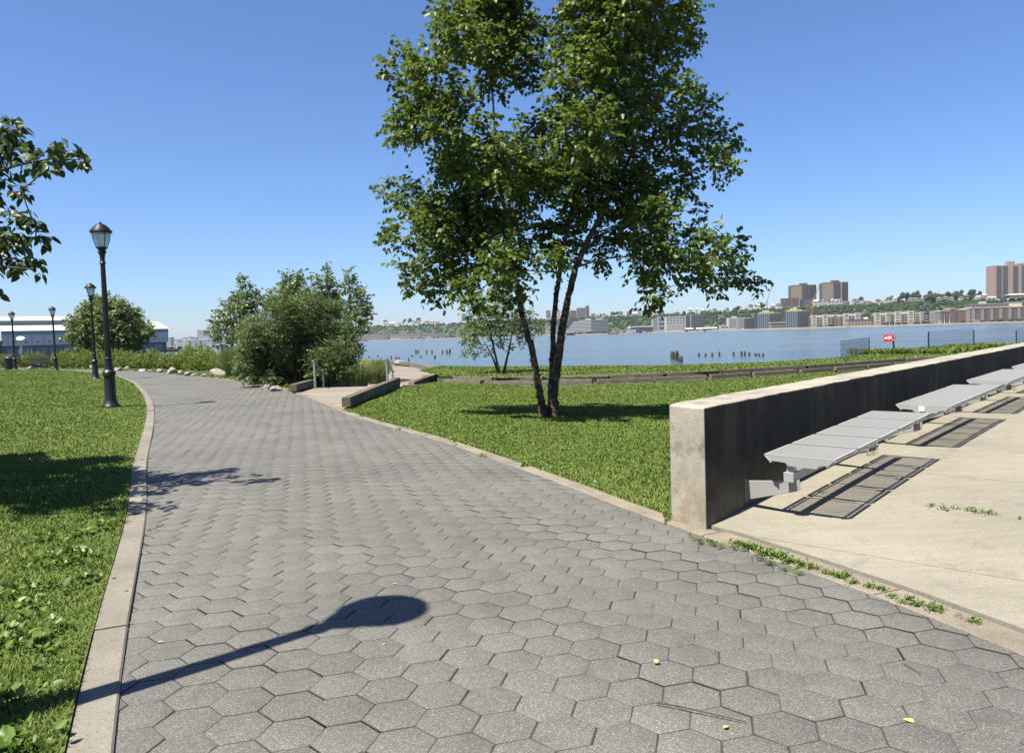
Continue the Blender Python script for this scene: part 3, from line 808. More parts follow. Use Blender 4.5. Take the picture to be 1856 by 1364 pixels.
# ------------------------------------------------------------------ grass
def blades(name, polyfn, zf, N, r0, r1, h0, seed, a0=-50, a1=50, hmul=1.0, label=None):
    g = np.random.default_rng(seed)
    p = .45; u = g.random(N); rr = (r0**p + u*(r1**p - r0**p))**(1/p); an = np.radians(a0 + (a1-a0)*g.random(N))
    P = np.stack([np.sin(an)*rr, np.cos(an)*rr], 1)
    k = polyfn(P); P = P[k]; rr = rr[k]; n = len(P)
    z = zf(P)
    clump = np.sin(P[:,0]*3.1+np.sin(P[:,1]*2.3))*np.sin(P[:,1]*2.7+1.3*np.sin(P[:,0]*1.7))
    H = h0*hmul*(.55+.75*g.random(n))*(1+.22*clump)*(1+.012*rr); Wd = .0032*np.maximum(1, (rr/3.2)**.85)*(.7+.6*g.random(n))
    az = g.random(n)*2*np.pi; lean = (.25+.75*g.random(n))*H
    fx = np.stack([np.cos(az), np.sin(az), 0*az], 1); sx = np.stack([-np.sin(az), np.cos(az), 0*az], 1)
    B = np.concatenate([P, z[:,None]-.004], 1)
    V = np.empty((n,5,3)); up = np.array([0,0,1.])
    V[:,0] = B - sx*Wd[:,None]; V[:,1] = B + sx*Wd[:,None]
    mid = B + up*(H*.6)[:,None] + fx*(lean*.35)[:,None]
    V[:,2] = mid + sx*(Wd*.75)[:,None]; V[:,3] = mid - sx*(Wd*.75)[:,None]
    V[:,4] = B + up*(H*.86)[:,None] + fx*lean[:,None]
    i = np.arange(n)[:,None]*5
    lp = np.concatenate([i, i+1, i+2, i+3, i+3, i+2, i+4], 1).ravel()
    o = np_mesh(name, V.reshape(-1,3), lp, np.tile([4,3], n), M['blade'], None, np.repeat(np.clip(.5+.2*g.normal(0,1,n)+.12*clump, 0, 1), 5))
    tag(o, label, 'grass', kind='stuff'); print(name, n); return o
lp_in = lambda P: inside(P, left_poly) & (seg_dist(P, kl) > .004*(1+1.5*np.abs(P[:,1])/10))
blades('grass', lp_in, z_left, 980000, 1.6, 62, .027, 3, -78, 6, label='mown green lawn left of the curving path')
def lr_in(P): return inside(P, lawn_poly)
blades('grass', lr_in, z_lawn, 600000, 4.6, 32, .028, 4, -22, 42, label='mown green lawn round the birch between path and timber wall')
def up_in(P): return inside(P, up_poly)
blades('grass', up_in, z_up, 170000, 25, 48, .05, 5, -20, 46, label='strip of green lawn along the river behind the timber wall')
# taller rough grass along the fence
FEN = [G(1535,655,-.09), G(1575,642,-.09), G(1623,642,-.09), G(1683,641,-.09), G(1765,633,-.09), G(1842,628,-.09), G(1905,622,-.09)]
fenl = [(p.x, p.y) for p in FEN]
fin = lambda P: (seg_dist(P, fenl[1:]) < 1.1) & inside(P, up_poly + [])
blades('tall_grass', lambda P: (seg_dist(P, fenl[1:]) < 1.0), z_up, 90000, 30, 52, .20, 6, 22, 40, label='rough tall grass at the foot of the wire fence')

def weeds(name, pts, n_each, spread, size, label, seed=1, zf=None, narrow=.5):
    g = np.random.default_rng(seed); Ps = []; Ds = []; Ns = []; Ls = []
    for (x, y, z, sc) in pts:
        for _ in range(int(n_each*sc)+1):
            a = g.random()*6.283; el = g.uniform(.15, 1.2); rr = abs(g.normal(0, spread))*sc
            Ps.append((x+math.cos(a)*rr, y+math.sin(a)*rr, z+abs(g.normal(0,.012))*sc)); a2 = g.random()*6.283
            Ds.append((math.cos(a2)*math.cos(el), math.sin(a2)*math.cos(el), math.sin(el))); Ns.append((g.normal(0,.4), g.normal(0,.4), 1)); Ls.append(size*g.uniform(.5,1.3)*sc)
    L = np.array(Ls)
    o = leaves_obj(name, np.array(Ps), np.array(Ds), np.array(Ns), L, L*narrow, M['weed_leaf'])
    return tag(o, label, 'weeds', kind='stuff')
g = np.random.default_rng(5)
pts = []
for px, py, sc in [(1255,973,.6),(1275,980,.8),(1292,986,.9),(1310,992,.7),(1345,987,1.0),(1362,993,1.3),(1380,1000,1.2),(1398,1006,1.2),(1416,1012,1.1),(1434,1018,1.2),(1452,1024,1.0),(1470,1031,.9),(1500,1041,.8),(1520,1048,.9),(1545,1056,.9),(1570,1064,.7),(1595,1072,.7),(1620,1081,.7),(1645,1089,.8),(1668,1096,.8),(1690,1103,.8),(1703,1107,.7),(1742,1119,.5),(1760,1124,.6),(1772,1128,.6),(1380,1012,.7),(1400,1022,.8),(1425,1031,.8),(1450,1040,.6)]:
    for _ in range(3):
        p = G(px + g.normal(0,6), py + g.normal(0,2), .01); pts.append((p.x, p.y, .012, sc*g.uniform(.6,1.1)))
weeds('weeds', pts, 60, .026, .020, 'green weeds sprouting along the edging beside the concrete terrace', 2)
pts = []
for px, py in [(1690,910),(1710,913),(1730,914),(1755,917),(1780,920),(1800,923),(1850,929),(1588,826),(1578,830),(1490,885),(1842,720),(1850,724),(1700,757),(1693,762)]:
    t_ = G(px, py, .12)
    for _ in range(2): pts.append((t_.x+g.normal(0,.02), t_.y+g.normal(0,.02), float(z_terrace(np.array([[t_.x,t_.y]]))[0]), g.uniform(.5,1.2)))
weeds('weeds', pts, 14, .025, .022, 'sparse weeds in the terrace joints and at the wall foot', 3)
pts = []
for i in range(0, len(LL), 1):
    x, y = LL[i]
    if 1.5 < y < 16:
        for _ in range(2):
            if g.random() < .55: pts.append((x+.012+g.normal(0,.012), y+g.normal(0,.25), .004, g.uniform(.25,.6)))
for px, py in [(245,985),(252,978),(262,970),(270,962)]:
    p = G(px, py); pts.append((p.x, p.y, 0, .5))
weeds('weeds', pts, 14, .022, .04, 'tiny weeds in the gap between pavers and left kerb', 4)
pts = []
for i in range(150):
    q = g.random()**1.6*4.0; i_ = np.argmin(np.abs(LL[:,1]-(2.0+q))); x, y = LL[i_]
    d = .30 + abs(g.normal(0,.30)); pts.append((x-d*.9, y-d*.42+g.normal(0,.15), .05, g.uniform(.6,1.5)))
weeds('clover', pts, 16, .05, .034, 'broad-leaved clover and plantain in the lawn beside the near kerb', 6, narrow=.8)
# white clover flecks and lighter seed heads in the lawn are tiny leaves of their own
pts = []
for i in range(len(LR)):
    x, y = LR[i]
    if 6 < y < 15.3 or y > 22:
        for _ in range(2 if y < 16 else 3): pts.append((x+.17+abs(g.normal(0,.05)), y+g.normal(0,.25), .0, g.uniform(.4,1.0)*(1 if y < 16 else 2.2)))
weeds('weeds', pts, 14, .05, .06, 'leafy fringe of grass and weeds along the right edging of the path', 7)

# ------------------------------------------------------------------ trees
def curve_pts(a, b, sag=0.0, n=6, wob=.0):
    a = np.array(a, float); b = np.array(b, float); out = []
    L = np.linalg.norm(b-a)
    w = rng.normal(0, wob*L, 3)
    for i in range(n):
        t = i/(n-1); p = a + (b-a)*t; p[2] += sag*L*4*t*(1-t); p += w*math.sin(math.pi*t); out.append(p)
    return out
def crown(tree, blobs, anchors, leafL, leafW, mat, per, droop=.35, limb_r=.022, twig=True, bark='bark', seed=1, spread=1.0, fill=1.0):
    """limbs from the nearest anchor to each clump; sprays of leaves along twigs through each clump's volume"""
    g = np.random.default_rng(seed)
    mb = MB(); Ps=[]; Ds=[]; Ns=[]; Ls=[]
    A = [np.array(a[:3]) for a in anchors]; Ar = [a[3] for a in anchors]
    dist0 = [min(np.linalg.norm(np.array(c)-a) for a in A[::2]) for c, r, w in blobs]
    for q_ in np.argsort(dist0):
        c, r, wgt = blobs[q_]; c = np.array(c, float)
        AA = np.array(A); d = np.linalg.norm(AA - c, axis=1) + np.maximum(0, AA[:,2]-c[2]+.12)*1.2
        k = int(np.argmin(d)); a = A[k]
        cp = curve_pts(a, c, .06, 6, .07); L = np.linalg.norm(c-a); r0 = max(.006, min(Ar[k]*.7, limb_r*(.4+.3*L)))
        if L > .05:
            mb.tube(cp, np.linspace(r0, max(.005, r0*.45), 6), 6)
            for i_ in (2,3,4,5): A.append(np.array(cp[i_])); Ar.append(r0*(1-.1*i_))
        hd = unit((c-a)[None])[0] if L > .05 else np.array([0,0,1.])
        nt = max(4, int(per*wgt))
        for _ in range(nt):
            dv = unit((g.normal(0,1,3) + hd*.25 + np.array([0,0,.1]))[None])[0]
            s = c + unit(g.normal(0,1,(1,3)))[0]*r*.72*g.random()**.45
            out = unit((s-c+hd*.2*r)[None])[0]
            e = s + (out*.75 + dv*.6)*r*g.uniform(.35,.62)*spread; e[2] -= droop*r*.22*g.random()
            tp = curve_pts(s, e, .06, 5, .06)
            if twig: mb.tube(tp, np.linspace(.0038, .0016, 5), 3, cap=False)
            tp = np.array(tp); nl = max(3, int(fill*np.linalg.norm(e-s)/(leafL*.36)))
            for q in range(nl):
                t = (q+g.random())/nl; f = t*4; i = min(3, int(f)); p = tp[i] + (tp[i+1]-tp[i])*(f-i)
                td = tp[i+1]-tp[i]; td = td/max(1e-6, np.linalg.norm(td))
                side = np.cross(td, [0,0,1.]); side /= max(1e-6, np.linalg.norm(side)); side *= 1 if q % 2 else -1
                ld = td*.5 + side*.75 + g.normal(0,.35,3); ld[2] -= droop*(.6+.8*g.random())
                nn = np.array([0,0,1.])*.75 + g.normal(0,.55,3) + side*.2
                Ps.append(p + side*leafL*.12); Ds.append(ld); Ns.append(nn); Ls.append(leafL*(.62+.55*g.random()))
    if mb.v: mb.build('limbs', M[bark], tree, True)
    L = np.array(Ls); rr = np.clip(.5+.24*g.normal(0,1,len(L)), 0, 1)
    o = leaves_obj('crown', np.array(Ps), np.array(Ds), np.array(Ns), L, L*leafW/leafL, M[mat], tree, rnd=rr)
    return o, len(L)

# the big multi-stemmed birch
BY = 13.70; base = G(995,756,-.09); BY = base.y
birch = empty('birch_tree', base)
def bl(px, py, dy=0.0): return np.array(at(px, py, BY+dy)) - np.array(base)
stems = [([(986,762),(981,725),(974,690),(969,655),(958,610),(948,575),(938,530),(930,470),(918,400),(905,330),(898,250),(893,170),(885,90),(880,0)], .074, -.12, -.5),
         ([(993,760),(998,735),(1000,690),(1002,640),(1003,585),(1008,535),(1017,480),(1030,400),(1048,320),(1062,220),(1072,120),(1085,10),(1092,-90)], .068, .10, .55),
         ([(1004,760),(1003,720),(1007,680),(1013,635),(1020,590),(1030,535),(1044,485),(1068,430),(1100,370),(1135,300),(1165,220),(1185,130),(1200,30),(1205,-60)], .088, -.02, -.25)]
anchors = []
def stem_mesh(path, r, dy0, dy1, seed):
    g = np.random.default_rng(seed); n = len(path); pts = []; rad = []
    for i, (px, py) in enumerate(path):
        t = i/(n-1); p = bl(px, py, dy0 + (dy1-dy0)*t); pts.append(p); rad.append(max(.008, r*(1-t)**.8*(1.25 if i == 0 else 1)))
    # refine
    P = []; Rr = []
    for i in range(n-1):
        for q in range(4):
            t = q/4; P.append(pts[i]+(pts[i+1]-pts[i])*t + g.normal(0,.006,3)); Rr.append((rad[i]+(rad[i+1]-rad[i])*t)*(1+g.normal(0,.045)))
    P.append(pts[-1]); Rr.append(rad[-1])
    for i, p in enumerate(P):
        if p[2] > 2.55: anchors.append((*p, Rr[i]))
    m = MB(); m.tube(P, Rr, 12)
    # curling flakes of papery bark
    for _ in range(70):
        i = int(g.random()*len(P)*.55); p = P[i]; rr = Rr[i]; a = g.random()*6.283; d = np.array([math.cos(a), math.sin(a), 0]); s = np.array([-math.sin(a), math.cos(a), 0])
        w = g.uniform(.015,.04); h = g.uniform(.02,.06); c = p + d*rr*1.0
        up = np.array([0,0,1.])*(1 if g.random() < .5 else -1)
        m.add([c - s*w, c + s*w, c + s*w*.7 + up*h*.6 + d*.02, c - s*w*.7 + up*h*.6 + d*.02, c + s*w*.4 + up*h + d*g.uniform(.03,.06), c - s*w*.4 + up*h + d*g.uniform(.03,.06)], [(0,1,2,3),(3,2,4,5)])
    return m.build('trunk', M['bark'], birch, True)
for i, (pth, r, a0, a1) in enumerate(stems): stem_mesh(pth, r, a0, a1, 20+i)
B = [(830,70,55),(895,40,72),(955,75,48),(815,5,45),(880,-50,75),(935,-110,65),(735,128,50),(790,150,55),(760,212,58),(718,240,34),(830,225,58),
     (890,120,55),(955,135,38),(1000,95,34),(1050,60,62),(1120,30,80),(1205,20,70),(1240,66,38),(1180,110,60),(1100,120,65),(1040,150,52),(1090,-60,90),(1185,-70,80),(1120,-150,85),
     (1150,190,66),(1225,160,42),(1272,205,48),(1298,265,46),(1220,250,62),(1130,270,70),(1050,240,66),(985,235,50),(900,290,66),(825,300,56),(960,325,68),(1060,340,70),(1150,350,64),(1230,325,46),(1300,298,36),
     (735,355,48),(795,400,60),(722,425,36),(860,380,64),(940,420,68),(1020,425,62),(1100,420,56),(1180,400,52),(772,478,52),(850,465,60),(920,480,52),(800,525,36),(868,530,42),(935,535,36),
     (1185,470,52),(1245,440,45),(1268,385,24),(1292,455,48),(1340,452,32),(1330,498,36),(1372,508,26),(1262,498,44),(1195,530,32),(1165,552,20),(1088,470,34),(1000,470,34),(745,515,28),(1300,520,26)]
gb = np.random.default_rng(3); blobs = []
for px, py, r in B:
    cx = abs(px-1030)/370; depth = 1.75*math.sqrt(max(.08, 1-min(1,cx)**2))
    dy = gb.uniform(-depth, depth); c = bl(px, py, dy); blobs.append((c, r*BY/F*1.0, (r/55)**2))
    if r > 50 and gb.random() < .6:                  # depth of the crown
        dy2 = -dy*gb.uniform(.4,1); c2 = bl(px+gb.uniform(-15,15), py+gb.uniform(-12,12), dy2); blobs.append((c2, r*BY/F*.9, (r/55)**2*.8))
_, nl = crown(birch, blobs, anchors, .102, .076, 'birch_leaf', 104, droop=.38, seed=5, fill=1.0, bark='dark_bark')
print('birch leaves', nl)
tag(birch, 'large birch with three peeling stems and dense crown on the lawn', 'tree')

def simple_tree(name, base, stems, blobs, leafL, leafW, mat, per, label, group=None, seed=1, trunk_r=.05, bark='dark_bark', droop=.4, dy=1.0, limb_r=.02, twig=True, fill=1.0, cat='tree', stretch=1.0):
    """stems and clumps surveyed as (px, py[, r]) at the tree's own distance"""
    base = Vector(base); t = empty(name, base); g = np.random.default_rng(seed); anc = []
    def L(px, py, d=0): return np.array(at(px, py, base.y+d)) - np.array(base)
    for s, st in enumerate(stems):
        pts = [L(px, py, g.uniform(-.1,.1)*i) for i, (px, py) in enumerate(st)]; pts[0][2] = min(pts[0][2], -.05)
        n = len(pts); rad = [max(.01, trunk_r*(1-.75*i/(n-1))) for i in range(n)]
        m = MB(); m.tube(pts, rad, 8); m.build('trunk', M[bark], t, True)
        for i in range(n-1):
            for q in range(4): anc.append((*(pts[i]+(pts[i+1]-pts[i])*q/4), rad[i]))
    anc = [a for a in anc if a[2] > .25] or anc
    sc = base.y/F
    bb = []
    for px, py, r in blobs:
        bb.append((L(px, py, g.uniform(-dy, dy)), r*sc, (r*sc/.5)**2))
        if dy > .5: bb.append((L(px+g.uniform(-.3,.3)*r, py+g.uniform(-.3,.3)*r, g.uniform(-dy, dy)), r*sc*.9, (r*sc/.5)**2*.7))
    o, n = crown(t, bb, anc, leafL, leafW, mat, per, droop, limb_r, twig, bark, seed, fill=fill)
    print(name, n)
    return tag(t, label, cat, group)

b2 = G(909,677,-.09)
simple_tree('birch_tree', b2, [[(906,676),(897,640),(888,600),(880,570)],[(912,676),(921,640),(929,600),(934,560)],[(905,676),(893,648),(880,622)]],
            [(860,600,26),(885,585,30),(920,580,28),(945,595,24),(860,630,20),(845,620,16),(900,615,22),(950,570,24),(870,560,30),(910,555,30),(950,620,14),(840,640,10),(975,590,16),(925,628,12),(880,640,10)], .085, .06, 'birch_leaf', 40,
            'small leaning birch with thin stems on the grass by the river, under the big crown', seed=31, trunk_r=.055, dy=.8)

# young tree whose trunk stands left of the frame: its boughs reach in and its shade falls over the kerb
lt = Vector((-7.3, 6.3, .1)); t = empty('young_tree', lt); anc = []
def stem_pts(pts, r0, r1, nm='trunk', n=8):
    P = [np.array(p, float) for p in pts]; m = MB(); m.tube(P, np.linspace(r0, r1, len(P)), n); m.build(nm, M['dark_bark'], t, True)
    for i in range(len(P)-1):
        for q in range(4): anc.append((*(P[i]+(P[i+1]-P[i])*q/4), .04))
stem_pts([(0,0,-.1),(.05,.05,1.2),(0,.1,2.4),(-.1,.2,3.3),(-.3,.3,4.1)], .075, .02)
def lw(px, py, Y): return np.array(at(px, py, Y)) - np.array(lt)
for pth in ([(.05,.05,1.5), lw(-40,430,6.8), lw(20,430,6.95), lw(85,430,7.05)], [(.02,.1,2.0), lw(-60,330,6.8), lw(30,300,7.0), lw(140,278,7.15)], [(.05,.05,1.4), lw(-30,480,6.4), lw(60,488,6.4)]):
    stem_pts(pth, .022, .005, 'bough', 6)
sub = [(15,235,28),(45,265,34),(-20,250,50),(90,285,28),(128,278,22),(60,300,26),(10,330,30),(40,345,18),(-20,360,30),(20,400,24),(60,400,20),(-10,430,40),(30,430,28),(72,432,22),(15,465,26),(45,475,24),(62,490,16),(-30,490,40),(145,290,9),(100,265,14)]
bb = [(lw(px,py,6.95+gb.uniform(-.35,.35)), r*7/F*1.05, max(.25,(r*7/F/.17)**2)*.55) for px,py,r in sub]
for _ in range(34):
    u = gb.normal(0,1,3); u /= np.linalg.norm(u); c = np.array([-.35,.35,3.1]) + u*np.array([1.25,1.35,1.35])*gb.random()**.4
    px = (c[0]+lt.x)/(c[1]+lt.y)
    if px < -.74: bb.append((c, .42, 2.2))
for _ in range(60):
    u, v_ = gb.random(), gb.random(); z_ = gb.uniform(2.4, 3.9); k_ = 1/math.tan(SUN_EL)*z_
    q0 = np.array([-6.6,9.7])*(1-u) + np.array([-4.2,9.1])*u; q1 = np.array([-4.6,6.4])*(1-u) + np.array([-3.2,6.4])*u; q = q0*(1-v_) + q1*v_ - np.array([.748,.664])*k_
    if q[0]/q[1] < -.735: bb.append((np.array([q[0], q[1], z_]) - np.array(lt), .34, 1.6))
_, nl = crown(t, bb, anc, .10, .064, 'bough_leaf', 36, droop=.7, seed=9, bark='dark_bark')
tag(t, 'young tree reaching leafy boughs into the upper left of the view', 'tree'); print('left tree', nl)

# round tree in front of the shed
rt_ = at(196,650,60); rt_.z = -.15
simple_tree('plane_tree', rt_, [[(190,655),(190,630),(192,600),(200,570)],[(197,655),(200,625),(212,600)],[(184,655),(178,625),(165,605)]],
            [(150,590,26),(180,570,28),(215,575,28),(245,590,24),(135,610,20),(165,615,24),(200,605,28),(235,615,24),(260,600,18),(190,548,20),(215,552,18),(160,562,18),(128,580,12),(268,598,12),(150,630,14),(220,632,16),(185,632,16),(172,545,12),(240,568,16),(250,628,12)], .20, .15, 'dark_leaf', 34,
            'round leafy tree behind the shrubs in front of the white roofed shed', seed=41, trunk_r=.12, dy=2.0, limb_r=.03, fill=.9)

# trees and big bush beside the boardwalk
def bt(px, Y): p = at(px, 690, Y); p.z = -.2; return p
simple_tree('young_birch', bt(415,33), [[(417,690),(420,630),(425,570),(440,520)],[(413,690),(404,640),(395,600)]],
            [(400,590,22),(420,565,26),(392,610,16),(435,545,22),(445,512,15),(437,505,10),(410,620,18),(385,595,12),(455,535,18),(425,600,22),(448,560,24),(470,545,18),(423,548,12)], .13, .10, 'dark_leaf', 42, 'young tree at the left side of the big bush, low boughs over the reeds', 'young trees behind the big bush', 51, .06, dy=.9)
simple_tree('young_birch', bt(535,31), [[(530,690),(532,600),(535,540),(540,490)]],
            [(540,497,12),(525,505,18),(535,520,26),(545,530,22),(515,525,18),(500,540,22),(540,555,30),(520,560,30)], .12, .09, 'dark_leaf', 42, 'young tree peaking above the middle of the big bush', 'young trees behind the big bush', 52, .06, dy=.8)
simple_tree('young_birch', bt(598,32), [[(600,690),(598,600),(596,540),(593,485)]],
            [(593,485,11),(590,505,18),(580,520,18),(600,525,22),(570,505,10),(590,550,28),(605,545,18)], .12, .09, 'dark_leaf', 42, 'slender young tree with the tallest tip above the big bush', 'young trees behind the big bush', 53, .06, dy=.7)
simple_tree('young_birch', bt(640,32), [[(636,690),(638,610),(634,550),(632,495)]],
            [(632,498,14),(640,515,18),(625,520,14),(645,545,24),(655,530,12),(660,560,20),(672,568,9),(640,580,28),(655,598,14),(625,560,20),(664,585,9)], .12, .09, 'dark_leaf', 42, 'young tree right of the big bush, boughs out toward the river', 'young trees behind the big bush', 54, .06, dy=.8)
bush_base = Vector((-6.95,24.9,-.1))
simple_tree('willow_bush', bush_base, [[(540,705),(530,650),(520,600)],[(550,705),(560,640),(580,590)],[(545,705),(545,640),(548,580)],[(555,705),(590,660),(620,630)],[(540,705),(500,660),(475,620)]],
            [(470,600,32),(505,575,36),(545,565,36),(590,580,34),(620,605,30),(480,640,34),(520,620,40),(565,615,42),(610,635,36),(635,620,18),(640,640,20),(500,670,30),(545,660,36),(590,665,34),(625,665,26),(455,620,18),(530,690,22),(490,690,18),(570,690,22),(455,585,16),(560,545,22),(520,550,22),(600,560,20),(580,548,14),(452,645,26),(440,668,22),(458,600,24),(470,680,24),(448,625,20)], .095, .036, 'willow_leaf', 140,
            'big dense grey-green willow bush beside the boardwalk entrance', seed=61, trunk_r=.06, dy=1.3, droop=.15, twig=False, cat='bush', fill=1.5)

def clump(name, base, n, h, spread, label, mat='reed', w=.014, seed=1, group=None, cat='ornamental grass', arch=.5):
    g = np.random.default_rng(seed); V = []; lp = []; sz = []; rn = []
    for i in range(n):
        a = g.random()*6.283; r = spread*.35*g.random()**.5; p = np.array([math.cos(a)*r, math.sin(a)*r, 0]); a2 = a + g.normal(0,.5); H = h*g.uniform(.55,1.1); out = spread*g.uniform(.2,1)*arch
        d = np.array([math.cos(a2), math.sin(a2), 0]); s = np.array([-d[1], d[0], 0])*w*g.uniform(.6,1.3); b0 = len(V)
        for q, t in enumerate((0,.4,.75,1.0)):
            c = p + d*out*t**2 + np.array([0,0,H*(t - .28*arch*t**3)]); ww = (1,.9,.6,.05)[q]; V += [c - s*ww, c + s*ww]
        for q in range(3): lp += [b0+2*q, b0+2*q+1, b0+2*q+3, b0+2*q+2]; sz.append(4)
        rn += [g.random()]*8
    o = np_mesh(name, V, lp, sz, M[mat], None, rn); o.location = base
    return tag(o, label, cat, group)
clump('grass_clump', G(425,688,-.05) + Vector((0,1.0,0)), 2200, 1.5, 1.7, 'tall arching grass clump left of the big bush behind pale boulders', seed=71)
clump('grass_clump', G(447,692,-.05) + Vector((0,.8,0)), 1400, 1.3, 1.2, 'tall arching grass clump touching the dark base of the big bush', seed=72)
clump('grass_clump', Vector((-5.9,28.5,-.35)), 800, 1.25, 1.4, 'grass clump between the big bush and the lower boardwalk', seed=73)
clump('grass_clump', Vector((-5.6,31.5,-.35)), 700, 1.1, 1.3, 'grass clump at the inner bend of the lower boardwalk', seed=74)
clump('grass_clump', Vector((-6.4,25.6,-.35)), 500, .9, 1.0, 'low grass clump in the shade beside the boardwalk steps', seed=75)

# ------------------------------------------------------------------ shrub row and boulders behind the far side of the path
def shrub_mesh(seed, n=230, h=1.08, r=1.0):
    g = np.random.default_rng(seed); P=[];D_=[];N_=[];L_=[]
    for i in range(n):
        a = g.random()*6.283; q = g.random()**.5*r*.85; s = np.array([math.cos(a)*q*.5, math.sin(a)*q*.5, 0.0]); H = h*(.62+.5*g.random())*(1-.95*(q/r)**2)
        e = np.array([math.cos(a)*q*1.15+g.normal(0,.06), math.sin(a)*q*1.15+g.normal(0,.06), H])
        for k_ in range(26):
            t = .12 + .88*(k_+g.random())/26; p = s+(e-s)*t; p[:2] += (e-s)[:2]*.25*math.sin(3.14*t)
            a3 = g.random()*6.283; d = np.array([math.cos(a3)*.8, math.sin(a3)*.8, .75+.5*g.random()])
            P.append(p); D_.append(d); N_.append(g.normal(0,1,3)+np.array([0,0,.6])); L_.append(.095*g.uniform(.6,1.3))
    L = np.array(L_); v, lp, sz = leaf_arrays(np.array(P), np.array(D_), np.array(N_), L, L*.42)
    return v, lp, sz, np.repeat(np.clip(.55+.22*g.normal(0,1,len(L)),0,1), 6)
sv = []
for q in range(5):
    v, lp, sz, rn = shrub_mesh(80+q); o = np_mesh('shrub', v, lp, sz, M['shrub_leaf'], None, rn); sv.append(o)
hl = offset_line(LR, -2.15); hl = hl[(hl[:,1] > 27.0)]
D = np.concatenate([[0], np.cumsum(np.linalg.norm(np.diff(hl, axis=0), axis=1))]); s = .3; i = 0
places = []
while s < D[-1] and s < 56:
    x, y = np.interp(s, D, hl[:,0]), np.interp(s, D, hl[:,1]); places.append((x+gb.normal(0,.15), y+gb.normal(0,.15))); s += gb.uniform(1.7,2.5)
def spot(y):
    return 'between the grass clump and the open river gap' if y < 34 else 'behind the white boulders' if y < 41 else 'below the round tree' if y < 51 else 'between the lamps and the shed'
for i, (x, y) in enumerate(places):
    o = sv[i] if i < 5 else sv[i%5].copy()
    if i >= 5: col.objects.link(o)
    o.location = (x, y, zl(x, y, z_bed)-.02); o.rotation_euler.z = gb.random()*6.28; sc = gb.uniform(.74,1.18)*(1.0 if y < 40 else 1.12); o.scale = (sc*gb.uniform(.9,1.2), sc*gb.uniform(.9,1.2), sc)
    tag(o, 'feathery yellow-green shrub in the row ' + spot(y), 'shrub', 'shrubs in the row ' + spot(y))
print('shrubs', len(places))
rb = at(356,655,52); rb.z = -.3
o = sv[2].copy(); col.objects.link(o); o.location = rb; o.scale = (1.75,1.75,1.75); tag(o, 'round bush standing above the shrub row in front of the open river', 'bush')

def rock_mesh(seed, sub=2):
    g = random.Random(seed); bm = bmesh.new(); bmesh.ops.create_icosphere(bm, subdivisions=3, radius=1)
    pl = [(Vector((g.gauss(0,1), g.gauss(0,1), g.gauss(0,1))).normalized(), g.uniform(.55,.9)) for _ in range(11)]
    ph = [g.random()*6 for _ in range(6)]
    for v in bm.verts:
        d = v.co.normalized(); rr = 1.0
        for nrm, off in pl:
            q = d.dot(nrm)
            if q > .05: rr = min(rr, off/q)
        rr += .05*math.sin(d.x*5+ph[0])*math.sin(d.y*5+ph[1]) + .03*math.sin(d.z*11+ph[2])*math.sin(d.x*9+ph[3])
        v.co = d*rr
    me = bpy.data.meshes.new('boulder'); bm.to_mesh(me); bm.free()
    me.polygons.foreach_set('use_smooth', [True]*len(me.polygons))
    try: me.set_sharp_from_angle(angle=R(28))
    except Exception: pass
    return me
rocks = [rock_mesh(i) for i in range(6)]
for r_ in rocks: r_.materials.append(M['rock'])
srocks = [rock_mesh(i+20) for i in range(4)]
for r_ in srocks: r_.materials.append(M['shore_rock'])
def boulder(name, p, sx, sy, sz, me, label, group, rz=None):
    o = bpy.data.objects.new(name, me); col.objects.link(o); o.location = p; o.scale = (sx, sy, sz); o.rotation_euler = (gb.uniform(-.2,.2), gb.uniform(-.2,.2), gb.random()*6.28 if rz is None else rz)
    return tag(o, label, 'boulder', group)
# (px, py of foot, width px, height px)
BR = [(392,679,38,13,'long white boulder under the tall grass clump'),(432,680,18,8,'dark low boulder beside the tall grass clump'),(449,693,26,13,'white slanted boulder nearest the big bush'),(480,706,18,10,'grey boulder at the foot of the big bush'),(498,709,24,12,'rough grey boulder by the boardwalk corner'),
      (288,675,16,10,'round white boulder, left of a white pair below the shrubs'),(310,677,24,14,'tallest white boulder of the group at the path bend'),(325,679,14,10,'small pale boulder right of the tallest white one'),(338,681,16,8,'low grey boulder at the path bend'),(352,681,16,6,'flat grey boulder at the path bend'),(368,682,14,6,'small grey boulder left of the long white one'),
      (212,672,18,9,'pale boulder just right of the largest lamp post'),(228,671,14,9,'grey boulder behind the largest lamp post'),(255,673,24,5,'long flat grey slab beside the path'),(272,674,16,5,'flat pale slab beside the path'),
      (152,668,16,7,'pale pinkish boulder left of the second lamp'),(166,668,16,9,'pale rounded boulder beside the second lamp'),(160,662,10,5,'small pale boulder behind the boulders at the second lamp'),(120,667,14,8,'pale boulder right of the third lamp'),
      (52,669,12,6,'pale boulder at the far left end of the row'),(66,668,20,9,'long grey boulder near the far left end of the row'),(80,668,16,9,'pale boulder left of the third lamp'),(92,668,10,5,'tiny dark boulder at the third lamp')]
for i, (px, py, wpx, hpx, lab) in enumerate(BR):
    i_ = None; p = G(px, py, .0); 
    sc = p.y/F; boulder('boulder', (p.x, p.y+.15, hpx*sc*.25), wpx*sc*.50, wpx*sc*.40, hpx*sc*.62, rocks[i%6], lab, 'boulders along the path edge')
